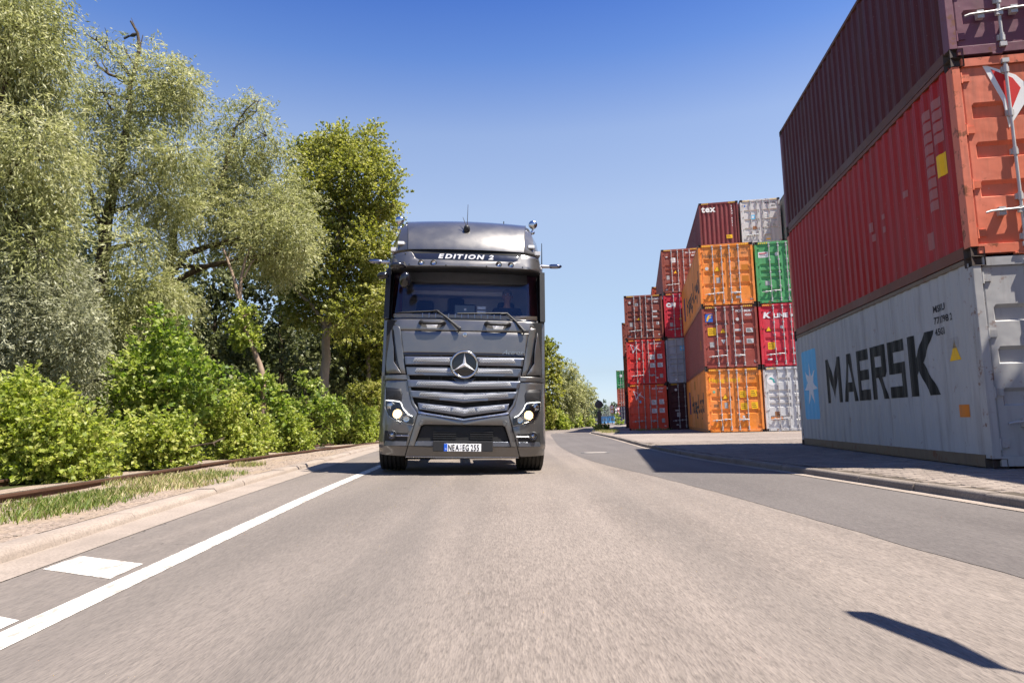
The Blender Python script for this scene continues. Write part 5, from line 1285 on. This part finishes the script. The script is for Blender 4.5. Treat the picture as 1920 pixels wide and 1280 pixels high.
tree('poplar_tree', 'dark green poplar with a pale straight trunk beside the truck', 'tree', 25, 606, [(608, 700), (617, 590), (630, 470), (650, 330), (655, 260)],
     [(620, 262, 24, None, .8), (598, 282, 24), (648, 284, 28), (690, 264, 22, None, .8), (682, 296, 34), (580, 300, 34), (625, 300, 46), (715, 300, 26), (660, 330, 50), (590, 350, 42), (722, 350, 24), (700, 370, 40), (570, 390, 30), (620, 390, 50), (665, 410, 46), (718, 408, 32), (735, 385, 14), (590, 430, 34), (640, 460, 50), (690, 455, 40), (600, 490, 40), (670, 510, 44), (715, 480, 30), (560, 530, 36), (700, 560, 44), (630, 550, 40), (735, 560, 34), (555, 590, 30), (575, 560, 34), (655, 590, 36), (545, 480, 22), (560, 340, 22), (640, 248, 14), (702, 246, 12), (560, 290, 18), (735, 330, 16), (742, 440, 18), (620, 600, 30)],
     (.095, .08), L_POP, M_PBARK, r0=.2, droop=.12, twig=.4, holes=.3, depth=1.1, limbs=[([(612, 612), (585, 572), (556, 545), (545, 530)], .09), ([(617, 590), (640, 520), (668, 470)], .07)])
tree('poplar_tree', 'loose leafy tree close against the left side of the truck', 'tree', 30, 690, [(690, 700), (692, 620), (700, 520)],
     [(700, 560, 36), (725, 520, 40), (690, 610, 30), (720, 640, 40), (740, 590, 40), (660, 640, 24), (690, 680, 30), (735, 700, 40)], (.14, .11), L_POP, M_PBARK, r0=.13, droop=.15, twig=.4, holes=.3)
# stump in ivy with pale dead branches
t = tree('tree_stump', 'dead pale branched trunk with a ball of ivy, among the trees left of the poplar', 'tree', 18.5, 498, [(492, 700), (478, 660), (462, 625), (450, 565), (443, 540)], [(460, 590, 24, 0), (458, 618, 26, 0), (468, 640, 18, 0), (450, 640, 13, 0)], (.07, .06), L_BRI, M_DEAD, r0=.10, droop=.35, twig=.15, holes=.15,
         limbs=[([(448, 560), (438, 520), (424, 480), (418, 465)], .055), ([(450, 562), (452, 520), (460, 485), (470, 462)], .05), ([(458, 520), (470, 495), (478, 486)], .025), ([(432, 505), (428, 490), (431, 470)], .02)])
tree('silver_willow', 'silvery grey leaved low willow behind the bright bushes at the left', 'tree', 13.2, 60, [(60, 800), (70, 650)],
     [(40, 500, 60), (110, 520, 46), (60, 580, 78), (135, 600, 44), (20, 660, 70), (110, 670, 54), (150, 650, 30), (-30, 580, 80), (70, 730, 50), (150, 720, 30), (-20, 740, 60)], (.10, .028), L_SIL, r0=.14, droop=.3, twig=.4, holes=.3, depth=.6)
tree('silver_willow', 'silvery shrub in the shade between the big bush and the maple', 'shrub', 14.2, 190, [(190, 820), (185, 760)], [(175, 800, 40), (150, 770, 34), (200, 770, 30)], (.10, .034), L_SIL, r0=.06, droop=.2, twig=.3, holes=.3, depth=.3)
tree('maple_shrub', 'bright green young maple rising above the bushes', 'shrub', 14.5, 305, [(305, 760), (306, 680), (305, 600)],
     [(305, 600, 18), (310, 635, 28), (280, 650, 26), (335, 660, 30), (300, 690, 50), (250, 700, 32), (225, 715, 20), (350, 700, 40), (390, 715, 26), (270, 750, 46), (340, 750, 50), (390, 760, 30), (220, 760, 28)], (.09, .08), L_MAP, r0=.07, droop=.1, twig=.3, holes=.3, depth=.5)
SG = 'bright green bushes along the rail'
def bush(label, Y, base, clumps, leaf=(.066, .048), mat=L_BRI, name='bush', **kw):
    kw = dict(dict(r0=.05, droop=.12, twig=.22, holes=.27, depth=.25, branches=.4, group=SG, clip=Y < 34), **kw)
    return tree(name, label, 'bush', Y, base, [(base, clumps[0][1]+10)], clumps, leaf, mat, **kw)
bush('largest bright bush, at the left edge behind the rail', 9.6, 60, [(60, 810, 70), (10, 770, 60), (110, 800, 55), (150, 850, 50), (30, 870, 60), (100, 880, 55), (-50, 820, 80), (40, 740, 40), (190, 870, 26), (160, 800, 30), (100, 750, 28), (-60, 900, 60), (60, 905, 40)])
bush('dense bright bush behind the rail, below the young maple', 11.8, 290, [(290, 830, 45), (240, 850, 36), (340, 820, 42), (380, 850, 34), (270, 875, 34), (330, 865, 36), (400, 830, 24), (225, 810, 26), (280, 800, 26), (210, 875, 24), (365, 800, 24)])
bush('yellowish green bush behind the rail, just left of the rounded one', 15.4, 450, [(440, 790, 40), (480, 820, 36), (410, 815, 36), (460, 840, 30), (500, 800, 26), (420, 845, 28), (390, 790, 24), (500, 840, 20), (440, 755, 24)])
bush('neatly rounded bush standing close behind the rail', 18.8, 545, [(545, 812, 30), (528, 822, 24), (562, 822, 24), (545, 832, 22), (520, 836, 15), (568, 838, 15), (548, 795, 18)], holes=.12)
bush('low spreading bush next to the left front wheel of the truck', 25, 660, [(620, 805, 30), (660, 800, 30), (700, 805, 34), (640, 822, 20), (690, 826, 22), (735, 810, 30), (600, 820, 22), (680, 785, 22), (720, 780, 24)])
bush('brownish bramble in the shade next to the truck', 28, 680, [(670, 745, 26), (700, 735, 24), (655, 765, 20), (690, 765, 24), (720, 750, 26)], mat=L_POP, leaf=(.09, .07))
bush('leafy sapling bush with upright shoots in front of the dark wood', 21.5, 585, [(580, 780, 26), (610, 770, 24), (560, 760, 16), (600, 745, 14), (568, 725, 9), (566, 705, 6), (590, 720, 9), (630, 765, 18), (640, 785, 18), (610, 800, 20), (540, 770, 18)], mat=L_MAP, leaf=(.12, .07), holes=.3)
bush('dark green bush between the young maple and the sapling', 18.6, 490, [(480, 740, 30), (510, 765, 28), (450, 730, 24), (520, 735, 14), (500, 715, 12), (535, 790, 18)], mat=L_MAP, leaf=(.11, .08))
# wood behind
DG = 'shaded trees of the wood behind'
for k, (Y, base, tr, cl) in enumerate([
    (29, 525, [(527, 700), (526, 560), (520, 480)], [(520, 500, 40), (560, 520, 36), (480, 520, 36), (540, 620, 30), (500, 600, 34), (520, 680, 34), (560, 690, 30)]),
    (28, 400, [(400, 700), (405, 580), (400, 500)], [(400, 520, 50), (350, 560, 46), (440, 560, 40), (400, 620, 50), (450, 660, 40), (360, 660, 46)]),
    (31, 650, [(650, 700), (655, 590), (660, 520)], [(650, 600, 40), (610, 640, 40), (680, 650, 40), (640, 700, 44), (580, 660, 34), (600, 720, 30), (700, 720, 34)]),
    (26, 230, [(230, 700), (235, 600), (240, 500)], [(240, 560, 56), (180, 620, 60), (290, 610, 50), (230, 680, 60), (130, 540, 60), (90, 620, 60)]),
    (27, 30, [(30, 700), (30, 600), (20, 500)], [(20, 560, 80), (100, 500, 70), (-60, 500, 90), (60, 660, 70), (-60, 680, 80), (150, 430, 50)])]):
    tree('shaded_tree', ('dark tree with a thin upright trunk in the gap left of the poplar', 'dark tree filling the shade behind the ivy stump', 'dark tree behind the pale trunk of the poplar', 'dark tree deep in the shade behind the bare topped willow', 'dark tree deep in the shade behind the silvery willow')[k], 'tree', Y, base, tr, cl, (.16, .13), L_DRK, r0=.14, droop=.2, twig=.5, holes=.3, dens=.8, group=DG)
wd = empty('woodland'); V = []
wl = [(at(px, 700, Y).x, Y, 1.6+1.4*random.random(), 2.0, 1.6, 2.2) for Y in (36, 40, 46) for px in range(-160, 760, 55)]
wl += [(at(px, 700, Y).x, Y, 4.6+1.2*random.random(), 2.0, 1.6, 1.8) for Y in (38, 44) for px in range(-160, 740, 60)]
Vv, Tt = foliage(wl, (.3, .24), droop=.2, twig=.6, dens=.75, holes=.3, seed=3); bpy.data.objects.remove(wd)
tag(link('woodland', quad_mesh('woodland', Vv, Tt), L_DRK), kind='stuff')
# beyond the truck on the right of it: trees on the bend
FG = 'trees on the far bend of the road'
tree('willow_tree', 'tall green tree right behind the right edge of the truck', 'tree', 58, 1010, [(1012, 740), (1015, 660)], [(1022, 655, 16), (1005, 670, 26), (1036, 672, 15), (1015, 700, 26), (1040, 705, 14), (1030, 735, 22), (1000, 740, 28), (1020, 765, 22), (1044, 680, 8), (990, 690, 30), (1030, 640, 9)], (.24, .16), L_POP, r0=.2, twig=.6, holes=.25, dens=1.0, group=FG)
tree('willow_tree', 'pale rounded willow on the far bend, middle of the three', 'tree', 70, 1062, [(1062, 760), (1062, 710)], [(1062, 700, 17), (1048, 715, 16), (1074, 718, 15), (1060, 735, 20), (1045, 750, 16), (1078, 742, 14), (1065, 765, 18), (1050, 775, 14), (1070, 690, 8)], (.28, .09), L_WIL, r0=.22, twig=.8, droop=.4, holes=.22, group=FG)
tree('willow_tree', 'willow with overhanging right side at the end of the far row', 'tree', 78, 1090, [(1090, 770), (1091, 725)], [(1092, 722, 11), (1082, 735, 12), (1102, 728, 8), (1096, 745, 13), (1107, 738, 6), (1085, 758, 14), (1098, 765, 11), (1088, 778, 12), (1108, 750, 3.5)], (.28, .1), L_WIL, r0=.2, twig=.7, droop=.4, holes=.22, group=FG)
for k, (Y, cl) in enumerate([(62, [(1032, 785, 12), (1048, 788, 10), (1040, 778, 11), (1022, 785, 14), (1005, 785, 18), (1060, 788, 8)]), (74, [(1068, 783, 10), (1080, 786, 9), (1074, 774, 10), (1056, 782, 8)]), (84, [(1098, 784, 7), (1106, 788, 5), (1090, 786, 8), (1112, 790, 3)])]):
    cl = cl+[(px, py+8, r*.75) for px, py, r in cl]+[(px+5, py+11, r*.6) for px, py, r in cl]
    bush(('bright hedge bush on the far bend next to the truck', 'bright hedge bush under the pale rounded willow', 'bright low bush at the end of the far row')[k], Y, cl[0][0], cl, (.22, .17), L_BRI, depth=1.0, twig=.4, group='bushes on the far bend')
# far wooded hill
hx0, hx1 = at(1040, 790, 420).x, at(1290, 790, 420).x
g = G(); rows = []
for i in range(9):
    yy = 400+i*40; rows.append([(hx0-60+j*(hx1-hx0+260)/30, yy, -1+ (9.5*math.sin(math.pi*min(1, max(0, (i+.6)/9)))*(.75+.35*noise.noise(Vector((j*.35, i*.4, 2)))))*max(.25, 1-abs(j-7)/24)) for j in range(31)])
g.grid(rows); hill = g.build('hill', M_FLOOR, smooth=60); tag(hill, kind='structure')
cl = []
for j in range(0, 31, 1):
    for i in (0, 1, 2, 3):
        q = rows[i][j]; cl.append((q[0]+random.uniform(-3, 3), q[1], q[2]+2.5, 6, 5, 4.5+random.random()*2))
Vv, Tt = foliage(cl, (1.5, 1.2), droop=.1, twig=2, dens=.8, holes=.15, seed=9); tag(link('far_wood', quad_mesh('far_wood', Vv, Tt), L_FAR), kind='stuff')
# grass along the rail and weeds
def grass(name, spots, h, n_, mat, spread):
    Vs = []; Ts = []
    for x, y, k in spots:
        m_ = int(n_*k); a = RNG.random(m_)*6.283; r = spread*np.sqrt(RNG.random(m_)); px = x+r*np.cos(a); py = y+r*np.sin(a)*1.8
        pz = np.array([zverge(u, v) if u > -5.8 else gz(u, v) for u, v in zip(px, py)])
        hh = h*(.5+.8*RNG.random(m_)); th = RNG.random(m_)*6.283; ln = .25+.5*RNG.random(m_)
        dx = np.cos(th)*ln*hh; dy = np.sin(th)*ln*hh; wv = .0025+.0035*RNG.random(m_); t2 = th+1.57
        b0 = np.stack([px-np.cos(t2)*wv, py-np.sin(t2)*wv, pz], 1); b1 = np.stack([px+np.cos(t2)*wv, py+np.sin(t2)*wv, pz], 1)
        m1 = np.stack([px+dx*.4+np.cos(t2)*wv*.8, py+dy*.4+np.sin(t2)*wv*.8, pz+hh*.6], 1); tip = np.stack([px+dx, py+dy, pz+hh], 1)
        Vs.append(np.stack([b0, b1, m1, tip], 1)); Ts.append(np.clip(.35+.25*math.sin(x*3+y*1.7)+.28*RNG.normal(size=m_), 0, 1))
    return tag(link(name, quad_mesh(name, np.concatenate(Vs), np.concatenate(Ts)), mat), kind='stuff')
sp_ = []
for i in range(40):
    y = 4.5+random.random()**1.3*16; x = XK(y)-.5-random.random()*1.05
    if noise.noise(Vector((x*.9, y*.55, 5))) > .12: sp_.append((x, y, 1))
for px, py in [(20, 985), (80, 972), (150, 955), (230, 935), (300, 915), (180, 935), (250, 912), (330, 900), (380, 905), (110, 950), (40, 960), (330, 925)]:
    q = at(px, py, 8); d = at(px, py, 9)-q; t_ = (q.z-.06)/(-(d.z)); 
    P_ = q+d*t_; sp_.append((P_.x, P_.y, 1.3)); sp_.append((P_.x+.15, P_.y+.4, .7))
grass('grass', sp_, .065, 260, L_GRS, .28)
grass('grass', [(XR(y)+.4+random.random()*.9, y, 1) for y in np.linspace(36, 47, 20)]+[(7.2+random.random()*2.0, 41+random.random()*2.5, .8) for _ in range(12)], .13, 60, L_GRS, .3)
grass('grass', [(XL(y)-.6-random.random()*1.5, y, 1) for y in np.linspace(50, 100, 90)], .3, 60, L_GRS, .8)

# dark bird perched in the bare top
bp = at(250, 66, 17)
bd_ = G().lathe((0, 0, 0), (1, 0, .35), [(.004, -.13), (.02, -.09), (.045, -.03), (.05, .02), (.035, .07), (.03, .09), (.034, .115), (.02, .14), (.004, .165)], 12).build('bird', simple('black_feathers', (.02, .02, .022), .6), smooth=60)
bd_.location = bp; tag(bd_, 'dark bird perched high in the bare dead top of the willow', 'bird')
g = G(); g.prism([(-.1, -.035), (-.24, -.11), (-.25, -.08), (-.1, .0)], lambda u, v: (u, -.025, v), lambda u, v: (u, .025, v)); g.build('tail', simple('black_feathers', (.02, .02, .022), .6), bd_)
G().tube([(.02, .01, -.04), (.02, .01, -.12)], .006, 5).build('leg', simple('black_feathers', (.02, .02, .022), .6), bd_)
print('LEAVES', LEAVES)
# ------------------------------------------------------------------ railway track
n = N('rusty_rail'); p = n.pos(); f = n.noise(n.pos((1, .2, 1)), 20, 5)
M_RUST = n.bsdf(n.mix(f, (.045, .025, .017), (.15, .075, .045)), .85, metal=.2, spec=.3, normal=n.bump(f, .4, .006))
M_RTOP = simple('worn_rail_head', (.16, .15, .155), .35, .8, var=.25, scale=5)
n = N('old_sleeper'); f = n.noise(n.coord('Object', (1, 6, 6)), 5, 6)
M_SLEEP = n.bsdf(n.mix(f, (.05, .035, .025), (.17, .12, .085)), .95, spec=.1, normal=n.bump(f, .8, .02))
def rail(off, name, label, zt):
    root = empty(name, (RX(10)+off, 10, zt), 0, label, 'rail', 'rails of the track beside the road')
    o = Vector(root.location); sec = [(-.065, -.15), (.065, -.15), (.065, -.138), (.014, -.12), (.012, -.045), (.036, -.03), (.036, -.004), (.03, 0), (-.03, 0), (-.036, -.004), (-.036, -.03), (-.012, -.045), (-.014, -.12), (-.065, -.138)]
    rows = []
    for y in ys_list(2, 44):
        x = RX(y)+off; rows.append([Vector((x+a, y, zt+b))-o for a, b in sec+sec[:1]])
    g = G().grid(rows); g.build('rail_web', M_RUST, root)
    rows = []
    for y in ys_list(2, 44):
        x = RX(y)+off; rows.append([Vector((x+a, y, zt+.0025-abs(a)*.06))-o for a in (-.029, -.012, .012, .029)])
    h = G().grid(rows).build('rail_head', M_RTOP, root)
    return root
ZT = .185
near_r = rail(0, 'rail', 'dark steel rail nearest the road, in front of the bushes', ZT)
rail(-1.5, 'rail', 'second rail lost among the bushes', ZT)
plank = empty('guard_timber', (RX(10)+.40, 10, .06), 0, 'rusty brown timber edging running low between the rail and the gravel', 'edging')
o_ = Vector(plank.location)
y = 9.2; k = 0
while y < 20:
    L = 2.4; rows = []
    for q in (y+.01, y+L-.01):
        x = RX(q)+.40; zz = .06; rows.append([Vector((x+a, q, zz+b))-o_ for a, b in ((-.06, -.1), (-.06, .05), (.06, .045), (.06, -.1), (-.06, -.1))])
    g = G().grid(rows); g.f += [(0, 1, 2, 3), (5, 6, 7, 8)]; g.build('timber', M_SLEEP, plank, bevel=.006); y += L; k += 1
y = 3.0
tb = empty('track_bed'); tag(tb, kind='structure')
sm_ = G().box(-1.25, 1.25, -.12, .12, -.12, .03).mesh('sleeper', bevel=.012)
while y < 34:
    link('sleeper', sm_, M_SLEEP, tb, (RX(y)-.75+random.uniform(-.03, .03), y, .0+random.uniform(-.006, .01)), (0, 0, random.uniform(-.03, .03)))
    y += .63
strip('ballast', simple('rusty_ballast', (.17, .125, .095), .95, var=.6, scale=30, bump=1.0), lambda q: RX(q)-2.4, lambda q: RX(q)+.62, 1, 40, 8, 0, zf=lambda x, y: .035-.03*abs((x-RX(y)+.75)/1.6)**3+.012*noise.noise(Vector((x*6, y*6, 0))))
# stones scattered over verge and ballast
rk_ = []
bm = bmesh.new(); bmesh.ops.create_icosphere(bm, subdivisions=1, radius=1)
iv = np.array([v.co[:] for v in bm.verts]); if_ = [tuple(v.index for v in f.verts) for f in bm.faces]; bm.free()
g = G()
for k in range(1500):
    y = 4+random.random()**1.4*17; x = XK(y)-.3-random.random()*(XK(y)-.3-RX(y)+.1)
    s = .008+.018*random.random()**3; th = random.random()*6.28; q = iv*np.array([s*random.uniform(.7, 1.3), s*random.uniform(.7, 1.3), s*random.uniform(.4, .8)])
    c, sn_ = math.cos(th), math.sin(th); z = max(zverge(x, y), .02)
    g.add(np.stack([q[:, 0]*c-q[:, 1]*sn_+x, q[:, 0]*sn_+q[:, 1]*c+y, q[:, 2]+z], 1), if_)
tag(g.build('gravel', simple('gravel_stone', (.2, .16, .125), .9, var=.4, scale=8), recalc=False), kind='stuff')
# ------------------------------------------------------------------ signs and far things
M_SBACK = simple('sign_back_grey', (.05, .05, .055), .5, .3)
M_POST = simple('sign_post_steel', (.16, .16, .16), .5, .6)
M_SRED = simple('sign_red', (.5, .03, .03), .5); M_SWHT = simple('sign_white', (.75, .75, .73), .5); M_SBLK = simple('sign_black_print', (.02, .02, .02), .5)
b = at(1124.5, 806, 46); bx = b.x; z0 = YARD
s = empty('road_sign', (bx, 46, z0), 0, 'round traffic sign seen from its dark back, small plate below, by the shrub', 'road sign')
zt = at(1124, 758, 46).z-z0
G().tube([(0, 0, -.1), (0, 0, zt+.3)], .035, 8).build('post', M_POST, s)
G().lathe((0, -.05, zt), (0, 1, 0), [(.26, 0), (.27, .004), (.27, .012), (.1, .014)], 28).build('sign_disc', M_SBACK, s, smooth=30)
z1 = at(1124, 783, 46).z-z0; G().box(-.13, .13, -.06, -.04, z1-.44, z1+.44).build('lower_plate', M_SBACK, s, bevel=.004)
g = G(); g.box(-.2, .2, -.04, -.015, zt-.02, zt+.02); g.box(-.12, .12, -.04, -.015, z1+.2, z1+.24); g.build('sign_clamp', M_POST, s)
tree('shrub', 'small leafy shrub at the foot of the round sign', 'shrub', 45.6, 1124, [(1124, 795)], [(1117, 800, 5, .2), (1129, 803, 5, 0), (1136, 804, 5, .2), (1113, 793, 3, 0), (1122, 805, 5, 0), (1140, 800, 3, 0), (1132, 798, 3, .1)], (.1, .075), L_MAP, r0=.02, twig=.2, holes=.25, droop=0)
def limit_sign(px, py, Y, label):
    c = at(px, py, Y); s = empty('road_sign', (c.x, Y, .0), 0, label, 'road sign')
    G().tube([(0, 0, -.2), (0, 0, c.z+.4)], .04, 8).build('post', M_POST, s)
    for k, (zz, num) in enumerate(((c.z, ''), (at(px, py+7.6, Y).z, '30'))):
        d = G().lathe((0, -.05, zz), (0, -1, 0), [(.31, -.01), (.31, .01), (.24, .011)], 28).build('sign_disc', M_SRED, s, smooth=30)
        G().lathe((0, -.064, zz), (0, -1, 0), [(.225, 0), (.225, .004)], 28).build('sign_face', M_SWHT, d)
        if num: text(num, M_SBLK, d, (0, -.072, zz-.11), size=.3, bold=.01, align='CENTER')
        else:
            G().box(-.13, .13, -.073, -.069, zz-.05, zz+.06).build('sign_symbol', M_SBLK, d); G().box(-.09, -.03, -.073, -.069, zz-.09, zz-.045).build('sign_symbol', M_SBLK, d)
limit_sign(1147.3, 763.3, 112, 'two red rimmed round signs on one post beyond the shrub')
Yb = 104; c0 = at(1152.6, 761.8, Yb); c1 = at(1163, 779, Yb)
s = empty('notice_board', ((c0.x+c1.x)/2, Yb, 0), 0, 'grey information board with red warning signs beyond the shrub', 'sign board'); hw = (c1.x-c0.x)/2
G().box(-hw, hw, -.03, .03, c1.z, c0.z).build('board', simple('board_grey', (.09, .10, .11), .5), s, bevel=.01)
for x in (-hw*.6, hw*.6): G().box(x-.05, x+.05, .035, .1, -.2, c0.z).build('post', M_POST, s)
zm = (c0.z+c1.z)/2
G().lathe((hw*.35, -.034, zm+.35), (0, -1, 0), [(.24, 0), (.24, .01)], 24).build('red_disc', M_SRED, s); G().lathe((hw*.35, -.045, zm+.35), (0, -1, 0), [(.16, 0), (.16, .006)], 24).build('white_disc', M_SWHT, s)
g = G(); g.prism([(hw*.35-.3, zm-.45), (hw*.35+.3, zm-.45), (hw*.35, zm+.05)], lambda u, v: (u, -.044, v), lambda u, v: (u, -.034, v)); g.build('red_triangle', M_SRED, s)
g = G(); g.prism([(hw*.35-.17, zm-.38), (hw*.35+.17, zm-.38), (hw*.35, zm-.09)], lambda u, v: (u, -.052, v), lambda u, v: (u, -.042, v)); g.build('white_triangle', M_SWHT, s)
g = G(); g.box(-hw*.8, -hw*.2, -.038, -.03, zm+.1, zm+.4); g.box(-hw*.8, -hw*.35, -.038, -.03, zm-.35, zm-.1); g.build('printed_panel', M_SWHT, s)
tree('shrub', 'small pale weed bush in front of the information board', 'shrub', 98, 1157, [(1157, 785)], [(1157, 783, 3.5, 0), (1155.5, 790, 3, 0), (1161, 793, 4, 0), (1166, 794, 3.5, 0), (1157, 777, 2.2, 0)], (.2, .15), L_MAP, r0=.03, twig=.3, holes=.2, droop=0)
b = at(1080, 796, 88)
s = empty('marker_post', (b.x, 88, -.05), 0, 'slim post with a dark lantern box and red white plates left of the far road', 'post'); zt = at(1080, 774, 88).z+.05
G().tube([(0, 0, 0), (0, 0, zt)], .04, 8).build('post', M_POST, s); G().box(-.14, .14, -.1, .1, zt-.15, zt+.18).build('lantern_box', M_SBACK, s, bevel=.02)
for k in range(4): G().box(-.11, .11, -.07, -.05, zt-.45-.2*k, zt-.28-.2*k).build('plate', (M_SWHT, M_SRED)[k % 2], s)
b = at(1095, 781, 92); s = empty('small_sign', (b.x, 92, -.05), 0, 'faded pink plate on a post at the end of the far trees', 'sign')
G().tube([(0, 0, 0), (0, 0, b.z+.2)], .04, 6).build('post', M_POST, s); G().box(-.16, .16, -.06, -.04, b.z-.2, b.z+.3).build('plate', simple('faded_pink', (.45, .2, .18), .6), s)
M_MAST = simple('mast_grey', (.5, .52, .53), .5, .4)
for k, (px, top, Y) in enumerate([(1133, 766, 260), (1136.5, 770, 240), (1139, 763, 280), (1142.5, 755, 260), (1144.5, 752, 300), (1130, 772, 250)]):
    b = at(px, 792, Y); t_ = at(px, top, Y)
    s = empty('lamp_mast', (b.x, Y, -.3), 0, ('second from the left of the thin pale masts beyond the round sign', 'third from the left of the thin pale masts beyond the round sign', 'fourth from the left of the thin pale masts beyond the round sign', 'tall mast second from the right beyond the round sign', 'tallest and rightmost of the thin masts beyond the round sign', 'leftmost and shortest of the thin masts beyond the round sign')[k], 'mast', 'thin masts far beyond the round sign')
    G().tube([(0, 0, 0), (0, 0, t_.z+.3)], [.11, .06], 6).build('pole', M_MAST, s); G().box(-.5, .1, -.08, .08, t_.z+.22, t_.z+.34).build('lamp_head', M_MAST, s)
def hut(px0, px1, top, Y, col, label, name='low_building'):
    a = at(px0, 792, Y); c = at(px1, top, Y)
    s = empty(name, ((a.x+c.x)/2, Y, -.3), 0, label, 'building'); w2 = abs(c.x-a.x)/2; h = c.z+.3
    G().box(-w2, w2, 0, 5, 0, h).build('wall', simple('wall_'+name+str(px0), col, .7, var=.15, scale=.6), s)
    G().box(-w2-.15, w2+.15, -.15, 5.15, h, h+.2).build('roof', M_POST, s)
    for k in range(3): 
        x = -w2*.6+k*w2*.6; G().box(x-w2*.16, x+w2*.16, -.06, -.01, h*.4, h*.75).build('window', M_SBACK, s)
hut(1129, 1138, 780, 170, (.12, .3, .55), 'blue low building behind the round sign'); hut(1141.5, 1152, 779.5, 185, (.1, .32, .6), 'blue low hall left of the information board'); hut(1114, 1121, 785, 160, (.55, .5, .45), 'pale low hut left of the round sign')
# unseen arm, added and shaped to throw the bar of shadow on the road
arm = empty('shadow_stand', (3.5, .4, zroad(3.5, .4)), 0, 'added dark arm on a stand, out of view, casting the bar of shadow on the road', 'shadow caster')
G().tube([(0, 0, 0), (0, 0, 2.5)], .025, 8).build('upright', M_POST, arm)
G().lathe((0, 0, 0), (0, 0, 1), [(.3, 0), (.3, .03), (.05, .06)], 20).build('foot', M_POST, arm)
G().tube([(0, 0, 2.45), (-.5, .68, 2.45), (-.91, 1.22, 2.45)], [.014, .012, .010], 8).build('boom', M_POST, arm)
g = G(); pts = [(-.88, 1.17), (-.945, 1.19), (-1.075, 1.76), (-1.065, 1.84), (-.97, 1.82), (-.875, 1.48)]
g.prism(pts, lambda u, v: (u, v, 2.40), lambda u, v: (u, v, 2.44)); g.build('shadow_plate', M_BLK, arm, bevel=.01)
